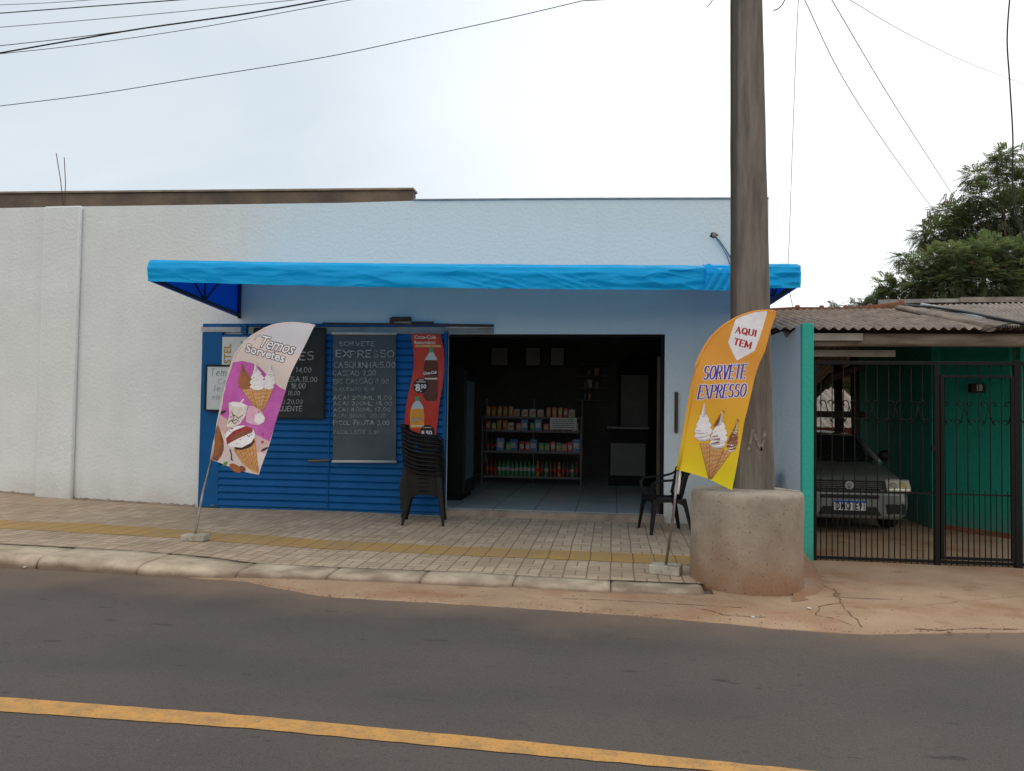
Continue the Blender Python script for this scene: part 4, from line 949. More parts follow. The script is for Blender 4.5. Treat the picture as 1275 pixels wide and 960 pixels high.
# ------------------------------------------------------------------ UTILITY POLE WITH DRUM BASE
DF = G(930, 743, -.085).y; DY = DF+.55; dc = Vector((P(929, 700, DY).x, DY, 0))
Rd = (P(1000, 680, DY).x-P(857.5, 680, DY).x)/2*.985
dz = P(929, 618, DF).z
pole = thing('utility_pole', 'weathered concrete utility pole rising from a round concrete drum', 'pole', (dc.x, dc.y, -.1))
mb = MB().m('concrete_cast')
def drum(u, v):
    a = u*2*math.pi; rr = Rd*(1-.012*v)+.012*noise.noise(Vector((math.cos(a)*2, math.sin(a)*2, v*3)))
    if v > .985: rr -= .012
    return Vector((dc.x+rr*math.cos(a), dc.y+rr*math.sin(a), lerp(-.25, dz, v)+(.008*noise.noise(Vector((a*3, 0, 0))) if v > .9 else 0)))
g = mb.grid(drum, 64, 30)
cx = [mb.v((dc.x+Rd*.55*math.cos(i/64*2*math.pi), dc.y+Rd*.55*math.sin(i/64*2*math.pi), dz+.015+.012*noise.noise(Vector((i*.7, 2, 0))))) for i in range(65)]
cc = mb.v((dc.x, dc.y, dz+.02))
for i in range(64): mb.f([g[i][30], g[i+1][30], cx[i+1], cx[i]], True); mb.f([cx[i], cx[i+1], cc], True)
bmesh.ops.remove_doubles(mb.b, verts=mb.b.verts, dist=.0005)
mb.build('drum_base', parent=pole)
# drum finish: pitted, rust-red soil stain at the foot
md = M['concrete_cast']; N, L = nodes(md); bs = N['Principled BSDF']; src = bs.inputs['Base Color'].links[0].from_socket
g_ = N.new('ShaderNodeNewGeometry'); sx = N.new('ShaderNodeSeparateXYZ'); L.new(g_.outputs['Position'], sx.inputs[0])
mr = N.new('ShaderNodeMapRange'); mr.inputs[1].default_value = -.1; mr.inputs[2].default_value = .5; mr.inputs[3].default_value = 1.25; mr.inputs[4].default_value = 0; L.new(sx.outputs[2], mr.inputs[0])
n_ = N.new('ShaderNodeTexNoise'); n_.inputs['Scale'].default_value = 2.6; n_.inputs['Detail'].default_value = 8; L.new(g_.outputs['Position'], n_.inputs[0])
mm = mathn(N, L, 'MULTIPLY', mr.outputs[0], mathn(N, L, 'MULTIPLY', n_.outputs[0], 1.5))
mx = N.new('ShaderNodeMix'); mx.data_type = 'RGBA'; L.new(mm, mx.inputs[0]); L.new(src, mx.inputs[6]); mx.inputs[7].default_value = (.27, .145, .08, 1)
vo = N.new('ShaderNodeTexNoise'); vo.inputs['Scale'].default_value = 55; vo.inputs['Detail'].default_value = 2; L.new(g_.outputs['Position'], vo.inputs[0])
pm = N.new('ShaderNodeMapRange'); pm.inputs[1].default_value = .64; pm.inputs[2].default_value = .69; pm.inputs[4].default_value = .8; L.new(vo.outputs[0], pm.inputs[0])
mx3 = N.new('ShaderNodeMix'); mx3.data_type = 'RGBA'; L.new(pm.outputs[0], mx3.inputs[0]); L.new(mx.outputs[2], mx3.inputs[6]); mx3.inputs[7].default_value = (.12, .09, .07, 1)
L.new(mx3.outputs[2], bs.inputs['Base Color'])
# shaft: double-T section, tapering
PY = G(940, 609, dz+.02).y; print('PY', PY, 'DF', DF, 'R', Rd)
wl0, wr0 = P(915, 603, PY).x, P(965, 603, PY).x; wl1, wr1 = P(913.5, 5, PY).x, P(950, 5, PY).x
z0, z1 = dz, P(940, 5, PY).z
def shaft_ring(z):
    t = (z-z0)/(z1-z0); xl = lerp(wl0, wl1, t); xr_ = lerp(wr0, wr1, t); w_ = xr_-xl; d_ = w_*.8
    c = .03; rec = w_*.16
    y0, y1 = PY, PY+d_
    return [(xl+.045, y0), (xr_-c*.5, y0), (xr_, y0+c*.5), (xr_, y0+d_*.28), (xr_-rec, y0+d_*.36), (xr_-rec, y1-d_*.36), (xr_, y1-d_*.28), (xr_, y1), (xl, y1), (xl, y1-d_*.28), (xl+rec, y1-d_*.36), (xl+rec, y0+d_*.40), (xl, y0+d_*.34), (xl+.035, y0+.02)]
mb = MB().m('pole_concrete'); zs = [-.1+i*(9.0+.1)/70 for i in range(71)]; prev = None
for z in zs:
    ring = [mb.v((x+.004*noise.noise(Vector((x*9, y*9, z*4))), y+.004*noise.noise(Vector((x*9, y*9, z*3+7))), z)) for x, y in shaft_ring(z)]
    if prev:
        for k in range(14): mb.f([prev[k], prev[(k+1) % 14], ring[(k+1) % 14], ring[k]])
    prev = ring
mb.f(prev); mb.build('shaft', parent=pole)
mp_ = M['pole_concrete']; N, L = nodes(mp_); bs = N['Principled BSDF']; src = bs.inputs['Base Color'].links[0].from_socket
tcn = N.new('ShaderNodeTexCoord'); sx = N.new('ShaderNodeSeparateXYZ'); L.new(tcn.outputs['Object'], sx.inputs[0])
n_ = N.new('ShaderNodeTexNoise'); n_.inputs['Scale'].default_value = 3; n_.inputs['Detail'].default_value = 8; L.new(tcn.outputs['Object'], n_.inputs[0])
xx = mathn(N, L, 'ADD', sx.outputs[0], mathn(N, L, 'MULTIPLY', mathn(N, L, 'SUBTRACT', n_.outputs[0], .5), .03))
mr = N.new('ShaderNodeMapRange'); mr.inputs[1].default_value = -.135; mr.inputs[2].default_value = -.155; mr.inputs[4].default_value = .7; L.new(xx, mr.inputs[0])   # darker strip down the left arris, its edge broken by noise
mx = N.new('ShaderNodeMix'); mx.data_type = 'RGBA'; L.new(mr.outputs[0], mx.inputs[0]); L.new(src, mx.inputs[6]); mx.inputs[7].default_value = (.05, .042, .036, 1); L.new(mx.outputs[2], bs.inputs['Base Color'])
# faint whitewash letter rubbed on the shaft
mat('whitewash', (.33, .30, .26), .95, (.16, .135, .11), 30, 1, pos=(.42, .58), detail=9)
d = Decal(); d.write('N', 932, 560, 24, 'whitewash', 1, w=.14, width=16, shear=.2)
d.build('painted_mark', pole, lambda x, y, off: P(x, y, PY)-Vector((0, off+.003, 0)), L=None)
# crossarm up out of the frame, and hooks seen at the top edge
zt2 = 8.3; xm = (wl1+wr1)/2
MB().m('dark_wood').box(xm-1.0, xm+1.0, PY-.12, PY-.015, zt2, zt2+.11, .01).build('crossarm', parent=pole)
for k in (-.85, -.3, .3, .85): MB().m('chrome').lathe([(.02, zt2+.112), (.05, zt2+.15), (.03, zt2+.19), (.045, zt2+.22), (.01, zt2+.25)], (xm+k, PY-.07, 0), 12).build('insulator', parent=pole)

# ------------------------------------------------------------------ OVERHEAD WIRES
def wire(label, pxs, Y, r=.008, m_='cable_black', ext_l=None, ext_r=None, group='overhead wires crossing the left of the sky', n=10):
    """pxs: photo points on the wire's own vertical plane; ends carried on to where it is fixed"""
    if isinstance(Y, (int, float)): ps = [P(x, y, Y) for x, y in pxs]
    else: ps = [P(x, y, yy) for (x, y), yy in zip(pxs, Y)]
    r = r*.6
    # Catmull-Rom
    out = []
    for i in range(len(ps)-1):
        p0 = ps[max(i-1, 0)]; p1 = ps[i]; p2 = ps[i+1]; p3 = ps[min(i+2, len(ps)-1)]
        for k in range(n):
            t = k/n; out.append(.5*((2*p1)+(p2-p0)*t+(2*p0-5*p1+4*p2-p3)*t*t+(3*p1-p0-3*p2+p3)*t**3))
    out.append(ps[-1])
    if ext_l: e = Vector(ext_l); out = [e.lerp(out[0], k/12)-Vector((0, 0, .5*math.sin(math.pi*k/12)*(1-k/12))) for k in range(12)]+out
    if ext_r: out = out+[Vector(ext_r)]
    c = sum((p for p in out), Vector())/len(out)
    o = MB().m(m_).tube(out, r, 5).build('overhead_wire', loc=c); tag(o, label, 'wire', group); return o
top0 = Vector((xm-.17, PY+.1, 6.0))
wire('lowest thin wire sagging across the left sky below all the others', [(0, 132), (120, 117), (232, 99), (400, 72), (522, 46.5), (640, 21), (725, 1)], 7.7, .007, ext_l=(-26, 7.7, 4.9), ext_r=(xm-.2, 7.7, 5.6))
wire('thin wire just under the thick dark bundle at top left', [(0, 67), (100, 56), (250, 34), (447, -2)], 7.7, .006, ext_l=(-26, 7.7, 5.6), ext_r=(xm-.2, 7.7, 6.6))
wire('thick dark bundled cable, third wire from the bottom at top left', [(0, 66), (80, 52), (174, 36), (300, 18), (410, -1)], 7.72, .014, ext_l=(-26, 7.72, 5.9), ext_r=(xm-.2, 7.72, 6.8))
wire('thin wire joining the thick dark bundle from above at its left end', [(0, 57), (90, 47), (170, 36.5)], 7.72, .007, ext_l=(-26, 7.72, 6.1))
wire('grey wire next above the dark bundle at top left', [(0, 34), (120, 24), (250, 12), (375, -1)], 7.75, .007, m_='cable_grey', ext_l=(-26, 7.75, 6.3), ext_r=(xm-.2, 7.75, 7.0))
wire('dark wire second from the top edge at top left', [(0, 16.5), (100, 9), (235, -1)], 7.8, .010, ext_l=(-26, 7.8, 6.8), ext_r=(xm-.2, 7.8, 7.4))
wire('faint wire nearest the top edge at far left', [(0, 6), (60, 3.5), (125, -1)], 7.8, .006, m_='cable_grey', ext_l=(-26, 7.8, 7.2), ext_r=(xm-.2, 7.8, 7.7))
gr = 'thin wires hanging across the right of the sky'
wire('near vertical thin wire dropping to the right end of the awning', [(996, -30), (993, 20), (990, 90), (986, 200), (983, 290), (981, 345), (984, 368), (988, 384)], [7.9, 8.0, 8.2, 8.35, 8.5, 8.6, 9.0, 9.6], .006, 'cable_grey', group=gr, ext_l=(xm+.3, 7.7, 6.6))
wire('left one of the two diagonal wires running down to the tree', [(990, -25), (1003, 2), (1050, 98), (1110, 190), (1168, 269)], [7.9, 8.2, 9.6, 12, 15.5], .008, 'cable_grey', group=gr)
wire('right one of the two diagonal wires running down to the tree', [(1020, -25), (1037, 2), (1098, 105), (1150, 187), (1195, 256)], [7.9, 8.2, 9.8, 12, 15.5], .008, 'cable_grey', group=gr)
wire('faint shallow wire leading to the right from the top edge', [(1030, -15), (1060, 1), (1130, 42), (1215, 82), (1330, 125)], [8, 8.3, 10, 13, 18], .006, 'cable_grey', group=gr)
wire('thick dark cable hanging down at the far right in front of the tree', [(1262, -40), (1257, 0), (1254, 50), (1257, 100), (1261, 170), (1261, 235), (1268, 275), (1285, 315), (1330, 360)], 7.6, .012, group=gr)
gr = 'short loose cable ends at the pole top'
wire('short loose cable end left of the pole at the top edge', [(893, -20), (887, 0), (880, 9)], 7.7, .007, group=gr)
wire('short loose cable end right of the pole at the top edge', [(985, -20), (976, 2), (970, 10), (963, 13)], 7.7, .009, group=gr)

# ------------------------------------------------------------------ FEATHER BANNERS
def feather(name_label, Lp, Rp, Y, base, sleeve_m, cloth, decal_fn, hooks):
    root = thing('feather_banner', name_label, 'banner', G(*base, -.03))
    def wave(x, y, off=0):
        p = P(x, y, Y); return p+Vector((0, .020*math.sin((p.x*1.4+p.z*.9)*4.2)+.008*math.sin(p.z*11+p.x*6)-off, 0))
    d = Decal(); d.poly(Lp+Rp[::-1], cloth, 0); decal_fn(d)
    base_items = d.items
    d.build('printed_cloth', root, lambda x, y, off: wave(x, y, off), L=5, step=.0006, base=0)
    b = G(*base, walkz(G(*base, 0).x, G(*base, 0).y)); 
    Yb = b.y
    pole_pts = [b+Vector((0, 0, .08))]+[P(x, y, Y)+Vector((0, .012, 0)) for x, y in hooks]
    ln = [wave(x, y, 0)+Vector((0, .010, 0)) for x, y in Lp]
    MB().m('steel_bare').tube(pole_pts+ln[:1], .013, 10).build('pole', parent=root)
    MB().m(sleeve_m).tube(ln, .017, 8, r1=.011).build('sleeve', parent=root)
    return root, b
def block(root, b, px, half, h, rot=0, taper=.9):
    X0 = b.x-half[0]; m_ = MB().m('block_concrete'); m_.box(-half[0], half[0], -half[1], half[1], 0, h, .012)
    bmesh.ops.rotate(m_.b, verts=m_.b.verts, cent=(0, 0, 0), matrix=Matrix.Rotation(rot, 3, 'Z'))
    for v in m_.b.verts: v.co += Vector((b.x, b.y, b.z)); v.co += Vector((0, 0, .004*noise.noise(v.co*12)))
    m_.build('base_block', parent=root)
def q8(l): return [(240+x/4.8, 400+y/4.8) for x, y in l]
def swirl(d, cx, cy, w_, h_, tipx, base_m, line_m, layer, n=8, lean=0, basew=1.0):
    """soft-serve: overlapping ropes, bulging low and narrowing to a curled tip"""
    fac = (.78, 1, 1.0, .93, .80, .64, .46, .27)
    for i, fw in enumerate(fac):
        t = i/len(fac); ww_ = w_*fw/2; yy = cy-h_*.80*t; xx = lerp(cx, tipx, t**1.5); hh = h_/len(fac)*.86; k_ = .28*(-1 if i % 2 else 1)*.35-.16
        el_ = lambda a, sx_=1, sy_=1, oy=0, ox=0: (xx+ox*ww_+ww_*sx_*math.cos(a), yy+oy*hh+hh*sy_*math.sin(a)+math.cos(a)*ww_*sx_*k_)
        two = base_m == 'print_white' and line_m == 'print_choc'
        d.poly([el_(k*math.pi/10) for k in range(20)], base_m, layer+i)
        shade = 'print_fold' if base_m == 'print_white' else line_m
        d.poly([el_(math.pi*(.06+.88*k/10), .97, .97) for k in range(11)]+[el_(math.pi*(.94-.88*k/10), .97, .50) for k in range(11)], shade, layer+i)
        if two and i in (1, 2, 3, 4, 6):
            d.poly([el_(math.pi*(.45+.62*k/10), .93, .60, -.12) for k in range(11)]+[el_(math.pi*(1.07-.62*k/10), .93, .05, -.12) for k in range(11)], 'print_choc', layer+i)
    d.poly([(lerp(cx, tipx, .8)-w_*.12, cy-h_*.72), (tipx-w_*.03, cy-h_*.93), (tipx+w_*.01, cy-h_*1.04), (tipx+w_*.05, cy-h_*.97), (lerp(cx, tipx, .8)+w_*.13, cy-h_*.70)], base_m, layer+9)
    d.poly([(lerp(cx, tipx, .8)+w_*.01, cy-h_*.72), (tipx+w_*.01, cy-h_*1.0), (lerp(cx, tipx, .8)+w_*.13, cy-h_*.70)], 'print_fold' if base_m == 'print_white' else line_m, layer+10)
def cone(d, x0, x1, y, xt, yt, layer, tilt=0):
    d.poly([(x0, y), (x1, y+tilt), (xt+.7, yt), (xt-.7, yt)], 'print_waffle', layer)
    for k in range(1, 13):
        t = k/13.5; a = (lerp(x0, xt, t), lerp(y, yt, t)); b = (lerp(x1, xt, t*.82), lerp(y+tilt, yt, t*.82))
        d.stroke([a, b], .35, 'print_waffle_light' if k % 2 else 'print_waffle_line', layer+1)
    d.stroke([(x0, y), (xt-.5, yt)], .6, 'print_waffle_line', layer+1); d.stroke([(x1, y+tilt), (xt+.5, yt)], .6, 'print_waffle_line', layer+1)
    for k in (.3, .6): d.stroke([(lerp(x0, x1, k), y), (xt, yt)], .35, 'print_waffle_line', layer+1)

# left banner: cream top, purple field
def dec_left(d):
    d.poly(q8([(395, 92), (455, 38), (530, 17), (620, 12), (690, 20), (722, 27), (680, 120), (640, 200), (560, 150), (470, 110)]), 'flag_grey', 1)
    d.poly(q8([(229, 246), (290, 236), (350, 248), (400, 275), (440, 318), (480, 362), (520, 395), (558, 414), (545, 445), (480, 640), (455, 720), (400, 690), (330, 650), (250, 615), (170, 560), (152, 600), (195, 400)]), 'flag_purple', 1)
    d.poly(q8([(170, 560), (250, 615), (330, 650), (400, 690), (455, 720), (437, 790), (300, 760), (160, 640), (152, 600)]), 'flag_pink', 1)
    d.poly(q8([(152, 612), (172, 655), (190, 715), (188, 765), (168, 805), (140, 838), (104, 826), (128, 720)]), 'print_choc', 2)
    d.poly(q8([(156, 625), (168, 670), (172, 740), (150, 800), (118, 812), (138, 720)]), 'print_waffle_line', 3)
    d.font('Temos', *q8([(390, 148)])[0], 21, 'print_outline', 4, ang=14, shear=.32, grow=.05, xs=.80, space=.93)
    d.font('Temos', *q8([(390, 148)])[0], 21, 'print_white', 5, ang=14, shear=.32, grow=.008, xs=.80, space=.93)
    d.stroke(q8([(372, 112), (380, 92), (400, 82), (430, 92), (470, 96)]), 1.6, 'print_outline', 4); d.stroke(q8([(372, 112), (380, 92), (400, 82), (430, 92), (470, 96)]), .8, 'print_white', 5)
    d.font('Sorvetes', *q8([(312, 180)])[0], 14.6, 'print_outline', 4, ang=15.5, grow=.07, xs=1.0)
    d.font('Sorvetes', *q8([(312, 180)])[0], 14.6, 'print_white', 5, ang=15.5, grow=.022, xs=1.0)
    a = q8([(285, 400), (345, 405), (405, 545)]); cone(d, a[0][0], a[1][0], a[0][1], q8([(400, 555)])[0][0], q8([(400, 555)])[0][1], 2)
    a = q8([(415, 400), (480, 400)]); cone(d, a[0][0], a[1][0], a[0][1], q8([(405, 555)])[0][0], q8([(405, 560)])[0][1], 2)
    a = q8([(345, 400), (440, 402)]); cone(d, a[0][0], a[1][0], a[0][1], q8([(400, 562)])[0][0], q8([(400, 562)])[0][1], 4)
    for cx, cy, w_, h_, tx, bm_, lm, ly in ((312, 392, 84, 138, 290, 'print_waffle_line', 'print_choc', 5), (452, 392, 80, 138, 472, 'print_white', 'print_cream', 5), (385, 395, 94, 155, 376, 'print_white', 'print_choc', 14)):
        c = q8([(cx, cy), (tx, 0)]); swirl(d, c[0][0], c[0][1], w_/4.8, h_/4.8, c[1][0], bm_, lm, ly)
    # milkshake cup with sauce and straw
    d.stroke(q8([(283, 495), (303, 468)]), 1.6, 'print_white', 4)
    d.poly(q8([(218, 490), (240, 480), (290, 484), (328, 505), (318, 560), (285, 612), (245, 632), (205, 630), (222, 560)]), 'print_cream', 3)
    d.poly(q8([(222, 493), (245, 484), (290, 488), (322, 505), (300, 514), (250, 510)]), 'print_white', 4)
    for l in ([(235, 540), (250, 570), (240, 600), (262, 585), (280, 600)], [(225, 575), (250, 560), (275, 580), (300, 560)], [(215, 610), (235, 590), (250, 615), (270, 600)]): d.stroke(q8(l), .8, 'print_dark', 5)
    # pink cup
    d.poly(q8([(335, 505), (365, 508), (415, 545), (430, 580), (420, 605), (385, 622), (350, 615), (318, 600), (320, 560)]), 'print_rose', 5)
    d.poly(q8([(372, 560), (400, 548), (428, 572), (425, 600), (395, 618), (365, 600)]), 'print_white', 6)
    # big scoop with red sauce
    el = lambda cx, cy, rx, ry, rot: q8([(cx+rx*math.cos(k*.314)*math.cos(rot)-ry*math.sin(k*.314)*math.sin(rot), cy+rx*math.cos(k*.314)*math.sin(rot)+ry*math.sin(k*.314)*math.cos(rot)) for k in range(20)])
    d.poly(q8([(250, 768), (372, 700), (388, 780), (400, 912), (370, 900), (300, 850)]), 'print_waffle', 5)
    for k in range(7):
        t = k/6; d.stroke(q8([(lerp(258, 372, t), lerp(768, 706, t)), (lerp(340, 400, t), lerp(870, 905, t)-t*10)]), .45, 'print_waffle_line', 6)
        d.stroke(q8([(lerp(258, 388, t), lerp(775, 900, t)), (lerp(365, 395, t), lerp(712, 860, t))]), .45, 'print_waffle_line', 6)
    d.poly(el(285, 690, 88, 66, -.25), 'print_white', 7)
    d.poly(q8([(205, 700), (250, 655), (320, 625), (355, 640), (358, 662), (300, 690), (240, 720), (212, 738)]), 'print_redsauce', 8)
    d.poly(q8([(232, 692), (290, 662), (345, 650), (350, 664), (290, 690), (240, 716)]), 'print_choc', 9)
    for k in range(16): x, y = rnd(215, 355), rnd(640, 745); d.poly(el(x, y, 3.5, 2.5, 1), 'print_dark', 9)
    d.poly(q8([(255, 750), (300, 755), (355, 725), (365, 700), (372, 720), (350, 752), (300, 768), (262, 765)]), 'print_dark', 8)
    d.stroke(q8([(228, 765), (236, 800), (232, 825), (242, 830)]), 1.4, 'print_dark', 8)
    d.poly(el(190, 852, 20, 9, -.6), 'print_green', 4); d.poly(el(180, 545, 24, 9, -.4), 'print_outline', 4)
    d.poly(el(255, 878, 42, 22, .5), 'print_waffle_line', 4); d.poly(el(300, 880, 22, 16, .5), 'print_choc', 5)
    d.poly(el(415, 675, 6, 6, 0), 'print_choc', 4); d.poly(el(415, 722, 8, 8, 0), 'print_choc', 4); d.poly(el(430, 765, 22, 7, -.5), 'print_outline', 4)
LpL = q8([(102, 828), (128, 720), (150, 620), (175, 500), (195, 400), (210, 320), (228, 245), (250, 200), (280, 160), (315, 120), (350, 90), (430, 45), (480, 25), (530, 15), (575, 10), (620, 10), (690, 18), (725, 25)])
RpL = q8([(102, 828), (160, 848), (220, 872), (320, 902), (400, 917), (440, 790), (480, 640), (515, 535), (550, 430), (580, 345), (610, 270), (645, 190), (680, 120), (725, 25)])
fl, bL = feather('cream and purple feather banner with three ice cream cones and a sundae', LpL, RpL[1:-1], 8.18, (243, 673), 'flag_cream', 'flag_cream', dec_left, [(252, 612)])
block(fl, bL-Vector((0, 0, 0)), 0, (.13, .075), .068, .05)
# right banner
def q5(l): return [(850+x/8, 380+y/8) for x, y in l]
def q6(l): return [(840+x/7.38, 490+y/7.38) for x, y in l]
def dec_right(d):
    d.poly(q5([(530, 140), (600, 100), (720, 64), (838, 58), (835, 95), (800, 220), (760, 345), (718, 455), (543, 551), (500, 470), (456, 368), (490, 262)]), 'print_white', 1)
    d.write('AQUI', 928.4-12.8+.4, 380+272/8, 7.4, 'print_red', 2, w=.30, thin=.13, width=25.2, ang=10.5, serif=1, gap=.28)
    d.write('TEM', 850+512/8, 380+388/8, 7.6, 'print_red', 2, w=.30, thin=.13, width=20.5, ang=14.5, serif=1, gap=.28)
    for s_, x, y, h, wd in (('SORVETE', 202, 742, 132, 420), ('EXPRESSO', 150, 930, 126, 470)):
        X, Y_ = q5([(x, y)])[0]
        d.write(s_, X, Y_, h/8, 'print_white', 2, w=.14, width=wd/8, ang=-2.6, serif=1, shear=.24, grow=1.5, gap=.24)
        d.write(s_, X, Y_, h/8, 'print_violet', 4, w=.14, width=wd/8, ang=-2.6, serif=1, shear=.24, gap=.24)
    a = q6([(232, 455), (330, 470), (318, 785)]); cone(d, a[0][0], a[1][0], a[0][1], a[2][0], a[2][1], 3)
    a = q6([(420, 520), (525, 540), (340, 788)]); cone(d, a[0][0], a[1][0], a[0][1], a[2][0], a[2][1], 2)
    a = q6([(322, 475), (450, 510), (328, 790)]); cone(d, a[0][0], a[1][0], a[0][1], a[2][0], a[2][1], 5, 4)
    for cx, cy, w_, h_, tx, bm_, lm, ly in ((522, 505, 100, 270, 570, 'print_choc', 'print_cream', 4), (262, 405, 160, 310, 266, 'print_white', 'print_cream', 8), (398, 470, 160, 305, 425, 'print_white', 'print_choc', 15)):
        c = q6([(cx, cy), (tx, 0)]); swirl(d, c[0][0], c[0][1], w_/7.38, h_/7.38, c[1][0], bm_, lm, ly)
    d.stroke(q6([(425, 165), (440, 158), (452, 168), (450, 182)]), .8, 'print_choc', 9); d.stroke(q6([(568, 240), (578, 232), (584, 244), (578, 260)]), .8, 'print_choc', 9)
    d.poly(q6([(352, 300), (385, 240), (425, 175), (412, 250), (395, 285), (370, 305)]), 'print_choc', 27)
LpR = q6([(35, 705), (80, 450), (150, 0)])+q5([(110, 720), (135, 610), (170, 520), (205, 450), (240, 390), (290, 320), (350, 260), (410, 205), (480, 160), (540, 125), (600, 100), (660, 80), (720, 65), (780, 59), (840, 58), (930, 68)])
RpR = q6([(35, 705), (150, 735), (300, 780), (430, 845), (530, 890), (590, 540), (640, 250)])+q5([(690, 860), (740, 660), (775, 560), (820, 460), (845, 360), (870, 260), (895, 190), (918, 120), (930, 68)])
fr, bR = feather('orange and yellow feather banner with three soft ice cream cones', LpR, RpR[1:-1], min(6.9, PY-.12), (829, 714), 'flag_orange', 'flag_orange', dec_right, [(838, 645)])
block(fr, bR, 0, (.14, .10), .085, -.25)
MB().m('print_white').tube([P(846.5, 586, PY-.14), P(846, 600, PY-.14), P(844, 615, PY-.14)], .02, 8, flat=.5).build('tie_strap', parent=fr)

# ------------------------------------------------------------------ PLASTIC CHAIRS
def make_chair():
    t = thing('plastic_chair', 'x', 'chair')
    m_ = 'black_plastic'
    def sheet(fn, nu, nv, th, name):
        mb = MB().m(m_); g = mb.grid(fn, nu, nv); bmesh.ops.recalc_face_normals(mb.b, faces=mb.b.faces)
        bmesh.ops.solidify(mb.b, geom=mb.b.faces[:], thickness=th)
        for f_ in mb.b.faces: f_.smooth = True
        mb.build(name, parent=t)
    # seat, front at -Y
    sheet(lambda u, v: Vector(((u-.5)*(.44-.05*v), lerp(-.235, .19, v), .425-.022*math.sin(math.pi*u)*math.sin(math.pi*min(1, v*1.1))-.02*v-.03*max(0, .12-v)/.12)), 12, 12, .012, 'seat')
    # backrest: curved shell with slots
    mb = MB().m(m_)
    def bp(a, z, k=0):
        t_ = (z-.40)/.42; half = lerp(.20, .235, t_); x = half*math.sin(a)/math.sin(1.15); y = .19+.10*t_ + .10*(math.cos(a)-1)*1.3+k
        return Vector((x, y, z-.02*(abs(a)/1.15)**2*(1 if z > .7 else 0)))
    def patch(a0, a1, z0_, z1_, nu=4, nv=3):
        g1 = [[mb.v(bp(lerp(a0, a1, i/nu), lerp(z0_, z1_, j/nv))) for j in range(nv+1)] for i in range(nu+1)]
        g2 = [[mb.v(bp(lerp(a0, a1, i/nu), lerp(z0_, z1_, j/nv), .014)) for j in range(nv+1)] for i in range(nu+1)]
        for g in (g1, g2):
            for i in range(nu):
                for j in range(nv): mb.f([g[i][j], g[i+1][j], g[i+1][j+1], g[i][j+1]], True)
        for i in range(nu):
            for j in (0, nv): mb.f([g1[i][j], g1[i+1][j], g2[i+1][j], g2[i][j]])
        for j in range(nv):
            for i in (0, nu): mb.f([g1[i][j], g1[i][j+1], g2[i][j+1], g2[i][j]])
    patch(-1.15, 1.15, .72, .815, 20, 3); patch(-1.0, 1.0, .40, .47, 16, 2)
    for k in range(7):
        a = -1.02+k*.34; patch(a-.10, a+.10, .46, .73, 2, 4)
    mb.build('backrest', parent=t)
    for s in (-1, 1):
        mb = MB().m(m_)
        arm = [(s*.222, .245, .76), (s*.262, .17, .70), (s*.282, .05, .665), (s*.285, -.10, .655), (s*.275, -.20, .645), (s*.262, -.235, .60), (s*.25, -.225, .52), (s*.235, -.21, .43)]
        mb.tube(arm, [.030, .032, .034, .034, .032, .028, .024, .022], 8, flat=.45); mb.build('armrest', parent=t)
        mb = MB().m(m_)
        arch = [(-.215, .435), (-.235, .30), (-.20, .30), (-.17, .35), (-.08, .385), (.06, .385), (.15, .35), (.19, .28), (.22, .28), (.195, .425)]
        mb.prism(arch, s*.222, s*.234, 'x'); mb.build('side_apron', parent=t)
        for (x0, y0, x1, y1) in ((.225, -.205, .275, -.26), (.20, .18, .25, .27)):
            mb = MB().m(m_)
            secs = []
            for k, z in enumerate((.43, .30, .15, 0)):
                q = 1-z/.43; x = lerp(x0, x1, q)*s; y = lerp(y0, y1, q); w_ = lerp(.040, .022, q); sy = 1 if y0 < 0 else -1
                secs.append([mb.v(Vector((x+dx*s, y+dy*sy, z))) for dx, dy in ((w_*.5, -w_*.5), (w_*.5, w_), (w_*.5-.009, w_), (w_*.5-.009, -w_*.5+.009), (-w_, -w_*.5+.009), (-w_, -w_*.5))])
            for a_, b_ in zip(secs, secs[1:]):
                for k in range(6): mb.f([a_[k], a_[(k+1) % 6], b_[(k+1) % 6], b_[k]])
            mb.f(secs[0]); mb.f(secs[-1]); mb.build('leg', parent=t)
    return t
ch0 = make_chair()
sc_p = G(526, 651, -.01)
ords = ['lowest', 'second', 'third', 'fourth', 'fifth', 'sixth', 'seventh', 'eighth', 'ninth', 'topmost']
RZS = R(90+10)
for k in range(10):
    o = ch0 if k == 0 else copy_tree(ch0)
    fwd = Vector((math.sin(RZS), -math.cos(RZS), 0))
    o.location = Vector((sc_p.x, sc_p.y+.12, walkz(sc_p.x, sc_p.y)))+Vector((0, 0, .052*k))-fwd*(.004*k); o.rotation_euler = (0, 0, RZS+rnd(-.015, .015))
    o['label'] = ords[k]+(' black plastic armchair of the tall stack by the shutter' if k in (0, 9) else ' black plastic armchair, counted from the bottom of the tall stack'); o['group'] = 'stacked black plastic chairs'
ca_ = G(828, 660, -.01); c1 = copy_tree(ch0); c1.location = (ca_.x, ca_.y+.05, walkz(ca_.x, ca_.y)); c1.rotation_euler = (0, 0, R(-90+14)); c1['label'] = 'single black plastic armchair standing right of the shop doorway'; c1['group'] = 'loose black plastic chairs'
p = P(928, 640, 9.75); c2 = copy_tree(ch0); c2.location = (p.x, 9.7, walkz(p.x, 9.7)); c2.rotation_euler = (0, 0, R(-90+4)); c2['label'] = 'black plastic armchair mostly hidden behind the round concrete drum'; c2['group'] = 'loose black plastic chairs'

